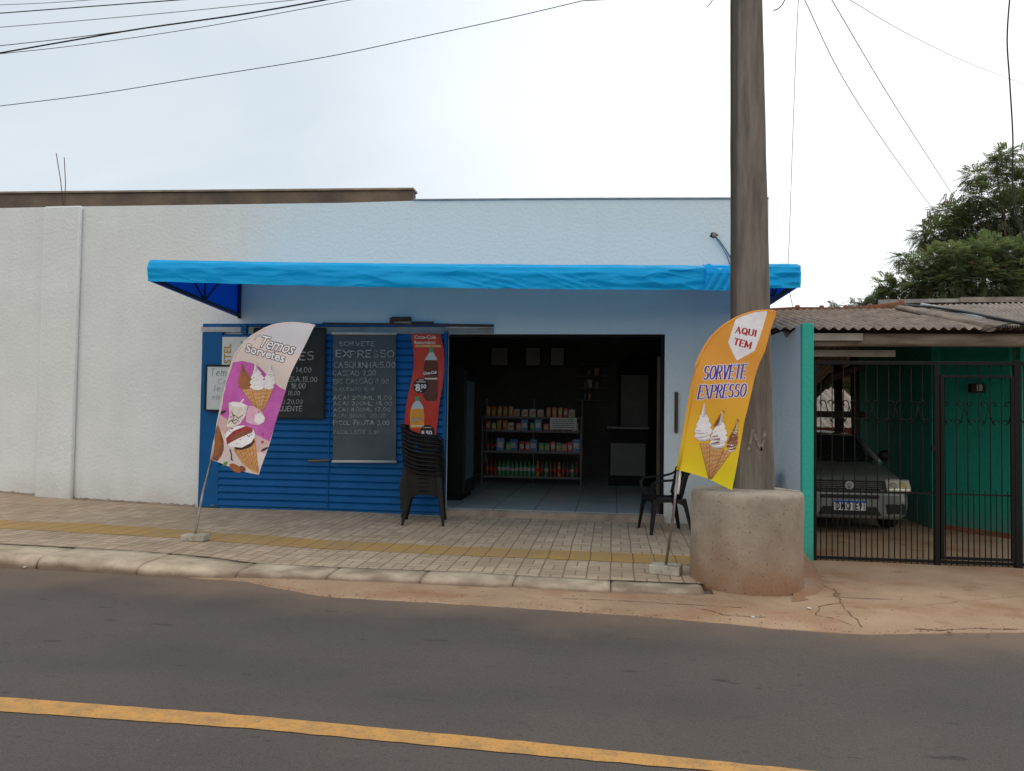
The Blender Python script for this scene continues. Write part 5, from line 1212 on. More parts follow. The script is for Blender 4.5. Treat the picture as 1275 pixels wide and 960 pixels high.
# ------------------------------------------------------------------ INSIDE THE SHOP
# tall cooler at the left of the doorway
co = thing('drinks_cooler', 'tall black drinks cooler just inside the doorway on the left', 'cooler', (DL-.05, 11.9, FZ))
cxl, cxr = DL-.55, PX(579, 500, 0.0001).x if False else P(580, 500, 11.5).x
MB().m('inner_black').box(cxl, cxr-.03, 11.5, 12.35, FZ+.08, 2.1, .01).box(cxl+.02, cxr-.06, 11.52, 12.33, FZ, FZ+.078).build('cabinet', parent=co)
MB().m('black_matte').box(cxr-.028, cxr, 11.5, 11.56, FZ+.1, 2.05).box(cxr-.028, cxr, 12.29, 12.35, FZ+.1, 2.05).box(cxr-.028, cxr, 11.562, 12.288, FZ+.1, FZ+.3).box(cxr-.028, cxr, 11.562, 12.288, 1.9, 2.05).build('door_frame', parent=co)
MB().m('cooler_light').box(cxr-.027, cxr-.012, 11.564, 12.286, FZ+.302, 1.898).build('glass_door', parent=co)
# gondola shelf
YG = 14.3
gx0, gx1 = P(602, 560, YG).x, P(722, 560, YG).x
go = thing('shelf_rack', 'dark wire shelf rack full of bottles and packets inside the shop', 'shelf', ((gx0+gx1)/2, YG+.2, FZ))
lev = [P(660, y, YG).z for y in (594, 563, 537, 520)]
for z in lev: MB().m('inner_grey').box(gx0, gx1, YG-.02, YG+.4, z-.02, z).box(gx0, gx1, YG-.03, YG-.0205, z-.02, z+.02).build('shelf', parent=go)
for x in (gx0-.02, (gx0+gx1)/2, gx1+.02): MB().m('inner_white').tube([(x, YG+.42, FZ), (x, YG+.42, lev[3]+.35)], .016, 6).build('upright', parent=go)
for x in (gx0-.02, gx1+.02): MB().m('inner_white').tube([(x, YG-.035, FZ), (x, YG-.035, lev[3]+.02)], .014, 6).build('upright', parent=go)
cols = {'red': (.45, .045, .04), 'green': (.05, .24, .10), 'blue': (.05, .20, .38), 'orange': (.46, .19, .05), 'white': (.48, .48, .46), 'brown': (.09, .04, .025), 'yellow': (.45, .36, .08), 'pink': (.42, .12, .15)}
for k, c in cols.items(): mat('goods_'+k, c, .45, tuple(x*.55 for x in c), 30, 1, spec=.5)
def bottle(color, cap, liquid, label, r=.04, h=.30):
    t = thing('bottle', label, 'bottle', group='bottles on the shop rack')
    MB().m(liquid).lathe([(r*.9, 0), (r, .01), (r, h*.3), (r*.93, h*.34), (r, h*.4), (r, h*.62), (r*.35, h*.86), (r*.35, h*.95)], seg=12).build('body', parent=t)
    MB().m(color).lathe([(r*1.03, h*.36), (r*1.03, h*.58)], seg=12).build('label_band', parent=t); MB().m(cap).lathe([(r*.4, h*.955), (r*.4, h*1.02)], seg=10).build('cap', parent=t); return t
def packet(color, stripe, label, w_=.1, h=.18):
    t = thing('packet', label, 'packet', group='packets on the shop rack')
    h *= 1.12; MB().m(color).box(-w_/2, w_/2, -.03, .03, 0, h, .01).build('wrapper', parent=t); MB().m(stripe).box(-w_*.32, w_*.32, -.034, -.031, h*.3, h*.7).build('printed_panel', parent=t); return t
bt = {'red': bottle('goods_red', 'goods_red', 'goods_brown', 'x'), 'green': bottle('goods_white', 'goods_green', 'goods_green', 'x'), 'orange': bottle('goods_red', 'goods_white', 'goods_orange', 'x')}
pk = {'red': packet('goods_red', 'goods_white', 'x'), 'blue': packet('goods_blue', 'goods_white', 'x', .15, .22), 'orange': packet('goods_orange', 'goods_yellow', 'x', .09, .2), 'white': packet('goods_white', 'goods_orange', 'x', .13, .16), 'pink': packet('goods_pink', 'goods_yellow', 'x', .12, .15), 'green': packet('goods_green', 'goods_yellow', 'x', .1, .16)}
used = set()
cnt = {}
ORD = ['leftmost', 'second', 'third', 'fourth', 'fifth', 'sixth', 'seventh', 'eighth', 'ninth', 'tenth', 'eleventh', 'twelfth', 'thirteenth', 'fourteenth', 'fifteenth', 'sixteenth', 'seventeenth', 'eighteenth', 'nineteenth', 'twentieth', 'twenty-first', 'twenty-second', 'twenty-third', 'twenty-fourth', 'twenty-fifth']
def put(proto, key, x, y, z, label, sc=1):
    q = cnt[round(z, 3)] = cnt.get(round(z, 3), -1)+1
    label = label+(', '+ORD[q]+(' from the left' if q else '')+' there')
    o = proto if key not in used else copy_tree(proto); used.add(key); o.location = (x, y, z+.001); o.scale = (sc, sc, sc*rnd(.95, 1.05)); o.rotation_euler.z = rnd(-.15, .15); o['label'] = label
nbw = {0: 'bottom shelf', 1: 'second shelf', 2: 'third shelf', 3: 'top shelf'}
x = gx0+.06; i = 0
while x < gx1-.03:
    f_ = (x-gx0)/(gx1-gx0); key = 'red' if f_ < .16 else ('green' if f_ < .55 else random.choice(['red', 'red', 'orange', 'green']))
    put(bt[key], 'b'+key, x, YG+.06, lev[0], {'red': 'dark bottle with a red label band on the bottom shelf', 'green': 'green bottle with a pale label on the bottom shelf', 'orange': 'orange drink bottle on the bottom shelf'}[key], .95); x += .080; i += 1
for l_ in (1, 2, 3):
    x = gx0+.07
    while x < gx1-.06:
        f_ = (x-gx0)/(gx1-gx0)
        if l_ == 1 and f_ < .13: put(bt['red'], 'bred', x, YG+.08, lev[1], 'dark bottle with a red label band on the second shelf', .8); x += .08; continue
        if l_ == 1 and .14 < f_ < .24: key = 'blue'
        else: key = random.choice(['red', 'orange', 'white', 'pink', 'green', 'blue'] if l_ < 3 else ['orange', 'red', 'white', 'orange'])
        put(pk[key], 'p'+key, x, YG+.06+rnd(0, .03), lev[l_], {'red': 'red', 'blue': 'blue', 'orange': 'orange', 'white': 'white', 'pink': 'pink', 'green': 'green'}[key]+' packet standing on the '+nbw[l_]+' of the rack', .9 if l_ > 1 else 1); x += .150 if key in ('blue', 'white') else .108
# notice card hung on the rack
a, b = P(685, 520, YG-.05), P(718, 535, YG-.05)
t = thing('notice_card', 'white notice card with small black lines hung on the shelf rack', 'notice', ((a.x+b.x)/2, YG-.05, b.z))
MB().m('paper_white').box(a.x, b.x, YG-.052, YG-.046, b.z, a.z).build('card', parent=t)
d = Decal()
for k in range(5):
    x = 688
    while x < 714: wd = rnd(1.5, 4); d.stroke([(x, 522.5+k*2.4), (min(715, x+wd), 522.5+k*2.4)], .8, 'poster_black', 1); x += wd+1.2
d.build('lettering', t, flat(YG-.052), L=None)
# pictures on the back wall
for i, (x0, x1) in enumerate(((612, 632), (655, 672), (686, 702))):
    a, b = P(x0, 433, 16.55), P(x1, 455, 16.55)
    t = thing('wall_picture', ['leftmost', 'middle', 'rightmost'][i]+' of the three dim framed pictures on the back wall', 'picture', ((a.x+b.x)/2, 16.55, b.z), group='pictures on the back wall')
    MB().m('inner_black').box(a.x-.03, b.x+.03, 16.56, 16.59, b.z-.03, a.z+.03).build('frame', parent=t); MB().m('goods_white').box(a.x, b.x, 16.545, 16.558, b.z, a.z).build('print', parent=t)
# right side: dark cabinet with pale panel, counter
a, b = P(770, 446, 15.6), P(818, 532, 15.6)
t = thing('glass_cabinet', 'black cabinet with a dim glass front at the back right of the shop', 'cabinet', ((a.x+b.x)/2, 15.8, FZ))
MB().m('inner_black').box(a.x, b.x, 15.62, 16.1, FZ, a.z, .01).build('cabinet', parent=t); MB().m('inner_grey').box(P(778, 0, 15.6).x, P(811, 0, 15.6).x, 15.6, 15.615, P(0, 530, 15.6).z+.0, P(790, 467, 15.6).z).build('glass_door', parent=t)
a, b = P(758, 531, 14.6), P(806, 577, 14.6)
t = thing('counter', 'low pale counter standing before the black cabinet in the shop', 'counter', ((a.x+b.x)/2, 14.9, FZ))
MB().m('inner_white').box(a.x-.03, b.x+.03, 14.55, 15.2, a.z-.04, a.z, .006).build('worktop', parent=t); MB().m('inner_black').box(a.x, b.x, 14.6, 15.18, FZ, a.z-.042).build('carcass', parent=t)
MB().m('inner_grey').box(a.x+.04, b.x-.04, 14.585, 14.598, P(0, 573, 14.6).z, P(780, 552, 14.6).z).build('door_panel', parent=t)
a, b = P(722, 450, 16.5), P(758, 500, 16.5)
t = thing('wall_shelf', 'dim shelf unit with small boxes on the back wall left of the cabinet', 'shelf', ((a.x+b.x)/2, 16.4, b.z))
for k in range(4): z = lerp(b.z, a.z, k/3.3); MB().m('inner_grey').box(a.x, b.x, 16.32, 16.59, z, z+.03).build('shelf', parent=t)
for k in range(7): x = rnd(a.x+.08, b.x-.1); z = lerp(b.z, a.z, random.choice((0, 1, 2))/3.3)+.032; o = MB().m('goods_'+random.choice(['orange', 'white', 'brown'])).box(x-.05, x+.05, 16.35, 16.45, z, z+rnd(.1, .2), .005).build('carton', loc=(x, 16.4, z)); tag(o, ORD[k]+(' placed' if k else '')+' small dim carton on the back wall shelf unit', 'carton', 'cartons on the back wall shelf')

# ------------------------------------------------------------------ NEIGHBOUR: GATE
gt = thing('metal_gate', 'black wrought iron driveway gate with scroll band and a hinged wicket', 'gate', (P(1140, 600, GY).x, GY, -.12))
gx = lambda px: P(px, 600, GY).x
gzt, gzb, gzm = P(1140, 452, GY).z, P(1140, 700, GY).z, P(1140, 614, GY).z
GXR = gx(1330)
MB().m('gate_black').box(xb+.012, GXR, GY-.02, GY+.02, gzt-.022, gzt+.018, .003).build('top_rail', parent=gt)
MB().m('gate_black').box(xb+.012, GXR, GY-.015, GY+.015, gzb-.0, gzb+.03, .003).build('bottom_rail', parent=gt)
MB().m('gate_black').box(xb+.012, gx(1164), GY-.008, GY+.008, gzm-.010, gzm+.010).build('middle_rail', parent=gt)
for px_, w_ in ((1014.5, .03), (1166, .05), (1267, .07), (1330, .05)): MB().m('gate_black').box(gx(px_)-w_/2, gx(px_)+w_/2, GY-.028, GY+.028, gzb-.05, gzt-.024 if px_ < 1200 else gzt+.03, .003).build('post', parent=gt)
wk = MB().m('gate_black').box(gx(1171), gx(1261), GY-.032, GY-.004, P(1200, 468.5, GY).z-.02, P(1200, 468.5, GY).z+.01, .003).box(gx(1171), gx(1261), GY-.032, GY-.004, gzb+.045, gzb+.075, .003).box(gx(1170), gx(1170)+.035, GY-.033, GY-.003, gzb+.04, P(1200, 468, GY).z, .003).box(gx(1262)-.035, gx(1262), GY-.033, GY-.003, gzb+.04, P(1200, 468, GY).z, .003).box(gx(1171)+.03, gx(1261)-.03, GY-.02, GY-.012, gzm-.008, gzm+.008).build('wicket_frame', parent=gt)
MB().m('gate_black').box(gx(1158), gx(1164), GY-.05, GY-.03, P(1160, 562, GY).z, P(1160, 554, GY).z).build('lock', parent=gt)
bar_proto = {}
def bar(px_, z0_, z1_, y=GY):
    key = round(z1_-z0_, 3)
    if key not in bar_proto:
        m_ = MB().m('gate_black').tube([(0, 0, -(z1_-z0_)/2), (0, 0, (z1_-z0_)/2)], .0055, 6); me = m_.build('bar'); bar_proto[key] = me.data; bpy.data.objects.remove(me)
    o = bpy.data.objects.new('bar', bar_proto[key]); C.objects.link(o); o.parent = gt; o.location = Vector((gx(px_), y, (z0_+z1_)/2))-Vector(gt.location)
px_ = 1022; k = 0
while px_ < 1328:
    inw = 1172 < px_ < 1258; near = any(abs(px_-q) < 4 for q in (1166, 1267))
    if not near:
        if k % 2 == 0: bar(px_, gzb-.03, gzt-.02)
        else: bar(px_, gzb-.03, gzm+.05)
    px_ += 7.05; k += 1
# scroll band
def curl(mb_, cx_, cz, r, d0, s, n=12):
    pts = [Vector((cx_+s*(r*(1-.45*i/n))*math.cos(d0+i/n*4.6), GY-.012, cz+(r*(1-.45*i/n))*math.sin(d0+i/n*4.6))) for i in range(n+1)]
    mb_.tube(pts, .0065, 5)
zu, zl = P(1140, 503, GY).z, P(1140, 525, GY).z
scd = None
k = 0; px_ = 1029
step_ = gx(1057.2)-gx(1029)
while px_ < 1325:
    if scd is None:
        m_ = MB().m('gate_black'); x0 = gx(px_); h = step_/2
        curl(m_, x0-.045, zu, .034, 0.0, 1); curl(m_, x0+.045, zu, .034, 0.0, -1)
        curl(m_, x0+h-.045, zl, .034, 0, 1); curl(m_, x0+h+.045, zl, .034, 0, -1)
        m_.tube([Vector((x0-.012, GY-.012, zu)), Vector((x0+h-.075, GY-.012, zl-.01))], .0055, 5); m_.tube([Vector((x0+step_-.0, GY-.012, zu-.02)), Vector((x0+h+.078, GY-.012, zl-.01))], .0055, 5)
        scd = m_.build('scroll', parent=gt); base_loc = Vector(scd.location)
    else: o = scd.copy(); C.objects.link(o); o.parent = gt; o.location = base_loc+Vector((step_*k, 0, 0))
    px_ += 28.2; k += 1

# ------------------------------------------------------------------ NEIGHBOUR: HOUSE AND CARPORT
hs = thing('neighbour_house', 'low teal house with a rusty corrugated roof over its carport', 'building', (5, 10, -.12))
EY = 9.0; RY = 12.6
ez = P(1080, 413, EY).z
def rz_(px, py): return P(px, py, RY).z
hl = P(965, 384, RY).x
zr0, zr1 = rz_(960, 386), rz_(1115, 383)
def corr(mb_, x0, x1, y0, y1, zf, amp=.016, per=.105, nv=6, lap=None):
    n_ = int((x1-x0)/per*8)
    def fn(u, v):
        X = lerp(x0, x1, u); Y = lerp(y0, y1, v)
        return Vector((X, Y+(.012*noise.noise(Vector((X*2, 0, 1))) if v == 0 else 0), zf(X, Y)+amp*math.sin(2*math.pi*X/per)+.006*noise.noise(Vector((X*1.2, Y*2, 0)))))
    mb_.grid(fn, n_, nv)
def roofz(X, Y): return lerp(ez, interp(X, [(XC, zr0), (5, zr1)]), (Y-EY)/(RY-EY))
XR2 = P(1128, 400, 10.2).x
XE = P(962, 413, EY).x
m_ = MB().m('roof_fibre'); corr(m_, XE, XC+.0, EY, YW-.03, lambda X, Y: roofz(X, Y)+.035); m_.build('corrugated_roof', parent=hs)
for y0, y1, dz_ in ((EY, 10.75, .035), (10.6, RY+.05, .0)):
    m_ = MB().m('roof_fibre'); corr(m_, XC+.01, 7.2, y0, y1, lambda X, Y, dz_=dz_: roofz(X, Y)+dz_); m_.build('corrugated_roof', parent=hs)
m_ = MB().m('roof_fibre'); corr(m_, XC+.01, 11, RY, 17, lambda X, Y: roofz(X, RY)-(Y-RY)*.22); m_.build('corrugated_roof', parent=hs)
# ridge tiles
npx = [(950, 387), (990, 385), (1020, 385.5), (1050, 385.5), (1080, 383.5), (1119, 378.5)]
for (x0, y0), (x1, y1) in zip(npx, npx[1:]):
    a, b = P(x0, y0, RY-.1), P(x1+3, y1, RY-.1); m_ = MB().m('ridge_clay')
    if a.x < XC+.02: a.x = XC+.02
    m_.tube([a-Vector((0, 0, .05)), a.lerp(b, .93)-Vector((0, 0, .045)), b-Vector((0, 0, .03)), b+Vector((.02, 0, -.03))], [.085, .085, .10, .10], 12); m_.build('ridge_tile', parent=hs)
# second, flatter roof laid higher on the right
def r2z(X, Y): return roofz(X, Y)+.12+.02*(X-4)
x2 = P(1140, 395, 10.5).x
m_ = MB().m('roof_pale')
pa, pb, pc, pd = P(1118, 386, 12.2), P(1235, 413, 9.0), P(1330, 412, 9.0), P(1330, 380, 12.6)
def r2(u, v):
    a = pb.lerp(pa, v); b = pc.lerp(pd, v); q = a.lerp(b, u); q.z += .055+.016*math.sin(u*2*math.pi*30); return q
m_.grid(r2, 240, 6); m_.build('overlaid_roof', parent=hs)
pa2, pb2 = P(1120, 385.5, 12.2), P(1232, 412, 9.0)
MB().m('roof_fibre').tube([pa2+Vector((0, 0, .03)), pb2+Vector((0, 0, .03))], .07, 8, flat=.6).build('roof_lap', parent=hs)
MB().m('cable_black').tube([P(1128, 380, 12.2), P(1160, 382, 11.5), P(1200, 388, 10.5), P(1275, 403, 9.0), P(1330, 414, 8.6)], .03, 8, flat=.6).build('roof_hose', parent=hs)
MB().m('pale_trim').tube([P(1148, 379.5, 12.2)+Vector((0, 0, .0)), P(1180, 386, 11.2), P(1225, 398, 9.8)], .03, 8).build('roof_pipe', parent=hs)
MB().m('cable_black').tube([P(1222, 413, 8.6), P(1235, 408, 8.7), P(1260, 402, 9.2), P(1300, 398, 9.6)], .008, 6).build('loose_cable', parent=hs)
# raised pale panels above the right part of the roof
sp_ = P(1155, 368, 12.9); 
m_ = MB().m('panel_frame'); za_ = P(1200, 377, 12.9).z; zb_ = P(1200, 367, 12.9).z; xa_, xb_ = sp_.x, 9.5
m_.prism([(12.85, za_), (12.85, za_+.06), (15.2, zb_+.26), (15.2, zb_+.18)], xa_, xb_, 'x'); m_.build('raised_panel', parent=hs)
MB().m('roof_pale').prism([(12.8, za_-.004), (12.8, za_+.075), (12.845, za_+.075), (12.845, za_-.004)], xa_+.45, xb_, 'x').build('panel_edge', parent=hs)
for k in range(9): X = xa_+.15+k*.42; MB().m('old_wood').box(X, X+.12, 12.95, 13.05, za_-.22, za_+.02).build('panel_support', parent=hs)
# eave beam
bz0, bz1 = P(1100, 431, EY+.15).z, P(1100, 415, EY+.15).z
m_ = MB().m('white_wood').box(XC+.12, gx(1088), EY+.13, EY+.2, lerp(bz0, bz1, .42), bz1-.0, .005); m_.build('fascia', parent=hs)
m_ = MB().m('old_wood')
def beam(u, v):
    X = lerp(XC+.12, 7, u); a = v*2*math.pi; zc = (bz0+bz1)/2+.0; hh = (bz1-bz0)*.5*(1 if X > gx(1088) else .62); sc_ = 1+.10*noise.noise(Vector((X*2.2, a, 0)))
    dz_ = 0 if X > gx(1088) else -(bz1-bz0)*.17
    return Vector((X, EY+.2+.07*math.cos(a)*sc_+(.075 if X < gx(1088) else 0), zc+dz_+hh*sc_*max(-1, min(1, 1.25*math.sin(a)))))
m_.grid(beam, 90, 16); m_.build('eave_beam', parent=hs)
MB().m('white_wood').box(XC+.2, gx(1150), 9.6, 9.66, P(1100, 444, 9.6).z, P(1100, 436, 9.6).z).build('inner_beam', parent=hs)
for k in range(5): Y = 9.4+k*.8; MB().m('dark_wood').box(XC+.02, 7, Y, Y+.07, roofz(3, Y)-.13, roofz(3, Y)-.03).build('purlin', parent=hs)
# teal walls (oblique front wing, then the back wall)
cA = G(1259, 670, -.12); cB = G(1172, 658, -.12); cC = P(1079, 600, 13.6)
dirv = (cB-cA); cB2 = cA+dirv*((13.6-cA.y)/dirv.y) if abs(dirv.y) > .01 else cB
cC = Vector((P(1079, 600, 13.4).x, 13.4, -.12))
def wallseg(a, b, m_='house_teal', z0_=-.3, th=.12, name='wall'):
    a = Vector((a.x, a.y, 0)); b = Vector((b.x, b.y, 0)); d_ = (b-a).normalized(); n_ = Vector((-d_.y, d_.x, 0))*th
    if n_.y < 0: n_ = -n_
    mb_ = MB().m(m_); L_ = (b-a).length; k = 8; bot, tops, bb, tb = [], [], [], []
    for i in range(k+1):
        q = a.lerp(b, i/k); zt__ = min(roofz(q.x, q.y), roofz(q.x, RY)-(max(0, q.y-RY))*.22)-.035
        bot.append(mb_.v((q.x, q.y, z0_))); tops.append(mb_.v((q.x, q.y, zt__))); q2 = q+n_; bb.append(mb_.v((q2.x, q2.y, z0_))); tb.append(mb_.v((q2.x, q2.y, zt__)))
    for i in range(k): mb_.f([bot[i], bot[i+1], tops[i+1], tops[i]]); mb_.f([bb[i], bb[i+1], tb[i+1], tb[i]]); mb_.f([tops[i], tops[i+1], tb[i+1], tb[i]])
    mb_.f([bot[0], tops[0], tb[0], bb[0]]); mb_.f([bot[-1], tops[-1], tb[-1], bb[-1]]); return mb_.build(name, parent=hs)
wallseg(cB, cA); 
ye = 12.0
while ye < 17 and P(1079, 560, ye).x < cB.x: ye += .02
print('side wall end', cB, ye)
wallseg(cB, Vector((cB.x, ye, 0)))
wallseg(cA+Vector((.13, -.0, 0)), Vector((11, cA.y-.2, 0)), 'teal_paint')
# clay skirting
d_ = (cB-cA).normalized()
m_ = MB().m('ridge_clay'); n_ = Vector((d_.y, -d_.x, 0)); n_ = n_ if n_.y < 0 else -n_
for a, b in ((cA, cB),):
    q = [a+n_*.004, b+n_*.004, b+n_*.02, a+n_*.02]; vs = [m_.v((p.x, p.y, -.3)) for p in q]+[m_.v((p.x, p.y, -.06)) for p in q]
    for f_ in ((0, 1, 5, 4), (1, 2, 6, 5), (2, 3, 7, 6), (3, 0, 4, 7), (4, 5, 6, 7)): m_.f([vs[i] for i in f_])
m_.build('skirting', parent=hs)
# meter box on the wall
t_ = .48; q = cA.lerp(cB, (1259-1212)/(1259-1172)*.96); n3 = n_
jb = thing('meter_box', 'small black meter box with a pale cover on the teal wall', 'box', (q.x+n3.x*.06, q.y+n3.y*.06, P(1212, 490, q.y).z))
za_, zb_ = P(1212, 489, q.y).z, P(1212, 478, q.y).z
m_ = MB().m('black_matte').box(q.x-.09, q.x+.09, q.y-.16, q.y-.045, za_, zb_, .012); m_.build('housing', parent=jb)
m_ = MB().m('grey_trim').box(q.x-.02, q.x+.05, q.y-.168, q.y-.1605, za_+.02, zb_-.015); m_.build('cover', parent=jb)
# carport posts and back yard
for px0, Y, zt3 in ((1043, 13.6, 2.3), (1064, 13.2, 2.4)):
    a = P(px0, 600, Y); MB().m('dark_wood').tube([(a.x, Y, -.3), (a.x+.02, Y, 1.2), (a.x, Y, zt3)], .07, 8).build('carport_post', parent=hs)
a, b = P(1015, 470, 13), P(1078, 505, 13)
MB().m('dark_wood').box(a.x-.6, b.x+.1, 13.3, 13.38, P(1050, 520, 13.3).z, P(1050, 512, 13.3).z).build('carport_rail', parent=hs)
MB().m('dark_wood').tube([P(1005, 500, 12.6), P(1035, 470, 12.6), P(1075, 455, 12.6)], .07, 8).build('brace', parent=hs)
# yard shed with corrugated roof behind the carport
sd_ = thing('yard_shed', 'low shed with a grey corrugated roof seen behind the carport posts', 'shed', (P(1045, 520, 19).x, 19, -.2))
m_ = MB().m('roof_pale'); zA, zB = P(1045, 531, 18).z, P(1045, 484, 21).z
x0, x1 = P(985, 500, 18).x, P(1100, 500, 18).x
corr(m_, x0, x1, 18, 21, lambda X, Y: lerp(zA, zB, (Y-18)/3), .03, .18, 5); m_.build('roof', parent=sd_)
MB().m('brick_red').box(x0+.1, x1-.1, 18.3, 20.8, -.32, zA-.04).build('wall', parent=sd_)
# ------------------------------------------------------------------ CAR
cp = G(1060, 661, -.12); CARX, CARY = cp.x-.14, cp.y-.35
car = thing('parked_car', 'silver grey hatchback with blue topped licence plate parked behind the gate', 'car', (CARX, CARY, -.11))
cz = -.105
def cv(x, y, z): return Vector((CARX+x, CARY+y, cz+z-max(0, z-.9)*.22))
st = [  # y, half width, z bottom, z top(center), z shoulder
 (0.00, .60, .26, .50, .46), (.03, .70, .22, .60, .56), (.09, .77, .20, .70, .62), (.20, .80, .19, .755, .68), (.45, .815, .2, .80, .74), (.85, .82, .2, .86, .82), (1.10, .82, .2, .90, .86), (2.2, .82, .2, .90, .88), (3.2, .81, .22, .91, .89), (3.6, .78, .25, .88, .84), (3.75, .70, .3, .80, .74)]
m_ = MB().m('car_paint'); prev = None
for (y, w_, zb, zt4, zs4) in st:
    half = [(0, zt4), (w_*.45, zt4-.005), (w_*.80, zt4-.025), (w_*.94, zs4-.01), (w_*1.0, lerp(zs4, zb, .35)), (w_*1.0, lerp(zs4, zb, .65)), (w_*.96, zb+.05), (w_*.9, zb), (0, zb-.01)]
    ring = [m_.v(cv(x, y, z)) for x, z in half]+[m_.v(cv(-x, y, z)) for x, z in half[-2:0:-1]]
    n_ = len(ring)
    if prev:
        for k in range(n_): m_.f([prev[k], prev[(k+1) % n_], ring[(k+1) % n_], ring[k]], True)
    else: m_.f(ring[::-1], True)
    prev = ring
m_.f(prev, True); m_.build('body', parent=car)
# cabin: windscreen, roof, pillars
def cab(name, mtl, rows):
    m_ = MB().m(mtl); g = [[m_.v(cv(*p)) for p in r] for r in rows]
    for a, b in zip(g, g[1:]):
        for i in range(len(a)-1): m_.f([a[i], a[i+1], b[i+1], b[i]], True)
    return m_.build(name, parent=car)
def row(y, w_, z, bow=.06, sag=.02, n=8): return [(w_*(2*i/n-1), y+bow*(2*i/n-1)**2, z-sag*(2*i/n-1)**2) for i in range(n+1)]
cab('windscreen', 'car_glass', [row(.98, .68, .885, .16), row(1.3, .63, 1.12, .13), row(1.62, .565, 1.355, .09)])
cab('roof', 'car_paint', [row(1.60, .575, 1.365, .09, .03), row(1.75, .57, 1.40, .04, .04), row(2.3, .57, 1.43, 0, .045), row(3.0, .56, 1.41, 0, .045), row(3.35, .54, 1.34, -.03, .04)])
for s in (-1, 1):
    m_ = MB().m('car_glass'); q = [(s*.765, 1.25, .88), (s*.60, 1.75, 1.345), (s*.59, 3.2, 1.33), (s*.74, 3.5, .90)]; vs = [m_.v(cv(*p)) for p in q]; m_.f(vs)
    m_.build('side_window', parent=car)
    MB().m('car_paint').tube([cv(s*.76, 1.10, .87), cv(s*.66, 1.42, 1.12), cv(s*.575, 1.72, 1.365)], .035, 8).build('pillar', parent=car)
    MB().m('car_black').lathe([(.02, -.05), (.075, -.03), (.085, .03), (.05, .06)], cv(s*.90, 1.35, .98), 12, 'y').build('mirror', parent=car)
    # wheels
    for y in (.72, 3.05):
        wh = MB().m('tyre').lathe([(.17, -.085), (.25, -.09), (.285, -.07), (.29, 0), (.285, .07), (.25, .09), (.17, .085)], cv(s*.72, y, .285), 28, 'x').build('wheel', parent=car)
        MB().m('rim_grey').lathe([(.02, -.0), (.165, .0), (.17, .02)], cv(s*.72+s*.075, y, .285), 24, 'x').build('rim', parent=wh)
    # headlamp
    m_ = MB().m('lamp_glass')
    def hl_(u, v, s=s): 
        x = lerp(.47, .775, u); z = lerp(.555, .70-.02*abs(u-.4), v); y = -.005+.26*max(0, (x-.5))**1.35+.10*v
        return cv(s*x, y-.022, z)
    m_.grid(hl_, 10, 5); bmesh.ops.recalc_face_normals(m_.b, faces=m_.b.faces); bmesh.ops.solidify(m_.b, geom=m_.b.faces[:], thickness=.04); hd = m_.build('headlight', parent=car)
    for lx in (.56, .68): MB().m('chrome' if lx < .6 else 'lamp_amber').lathe([(.045, -.0), (.05, .012)], cv(s*lx, (-.03 if lx < .6 else -.005), .63), 14, 'y').build('reflector', parent=hd)
    m_ = MB().m('car_black'); m_.prism([(CARX+s*.46, cz+.40), (CARX+s*.70, cz+.40), (CARX+s*.71, cz+.27), (CARX+s*.50, cz+.26)], CARY-.018, CARY+.10, 'y', .006); m_.build('fog_lamp_recess', parent=car)
MB().m('car_black').prism([(CARX-.44, cz+.69), (CARX+.44, cz+.69), (CARX+.42, cz+.58), (CARX-.42, cz+.58)], CARY-.02, CARY+.12, 'y', .008).build('grille', parent=car)
for k in range(4): MB().m('inner_grey').box(CARX-.41, CARX+.41, CARY-.028, CARY-.0215, cz+.597+k*.024, cz+.604+k*.024).build('grille_bar', parent=bpy.context.scene.objects['grille'])
MB().m('chrome').lathe([(.055, -.005), (.052, .012)], (CARX, CARY-.04, cz+.635), 20, 'y').build('badge', parent=car)
MB().m('rim_grey').lathe([(.036, -.002), (.036, .003)], (CARX, CARY-.0475, cz+.635), 16, 'y').build('badge_centre', parent=bpy.context.scene.objects['badge'])
MB().m('car_paint').box(CARX-.66, CARX+.66, CARY-.05, CARY+.12, cz+.20, cz+.56, .045).build('bumper', parent=car)
MB().m('car_black').box(CARX-.37, CARX+.37, CARY-.058, CARY-.045, cz+.465, cz+.515, .008).build('bumper_slot', parent=car)
MB().m('car_black').prism([(CARX-.33, cz+.36), (CARX+.33, cz+.36), (CARX+.40, cz+.25), (CARX-.40, cz+.25)], CARY-.058, CARY-.045, 'y').build('lower_grille', parent=car)
for s in (-1, 1): MB().m('car_black').prism([(CARX+s*.45, cz+.40), (CARX+s*.63, cz+.40), (CARX+s*.63, cz+.28), (CARX+s*.47, cz+.27)], CARY-.056, CARY-.048, 'y').build('fog_lamp_recess', parent=car)
pt = MB().m('plate_white').box(CARX-.20, CARX+.20, CARY-.075, CARY-.062, cz+.31, cz+.44, .004).build('licence_plate', parent=car)
MB().m('plate_blue').box(CARX-.198, CARX+.198, CARY-.0785, CARY-.076, cz+.413, cz+.438).build('plate_band', parent=pt)
d = Decal(); d.font('DMO1E91', 0, 0, 1, 'plate_black', 0, grow=.02, xs=.78, space=1.12)
vs, fs, m2, l2 = d.items[0]; xx = [v[0] for v in vs]; w_ = max(xx)-min(xx); k = .36/w_; hh = .105
d.items[0] = ([((v[0]-min(xx))*k, v[1]*hh/.72) for v in vs], fs, m2, l2)
d.build('plate_text', pt, lambda x, y, off: Vector((CARX-.18+x, CARY-.077, cz+.322-y*.93)), L=None)
MB().m('car_black').tube([cv(-.5, .92, .90), cv(-.1, .98, .93), cv(.05, 1.1, .99)], .008, 6).build('wiper', parent=car)
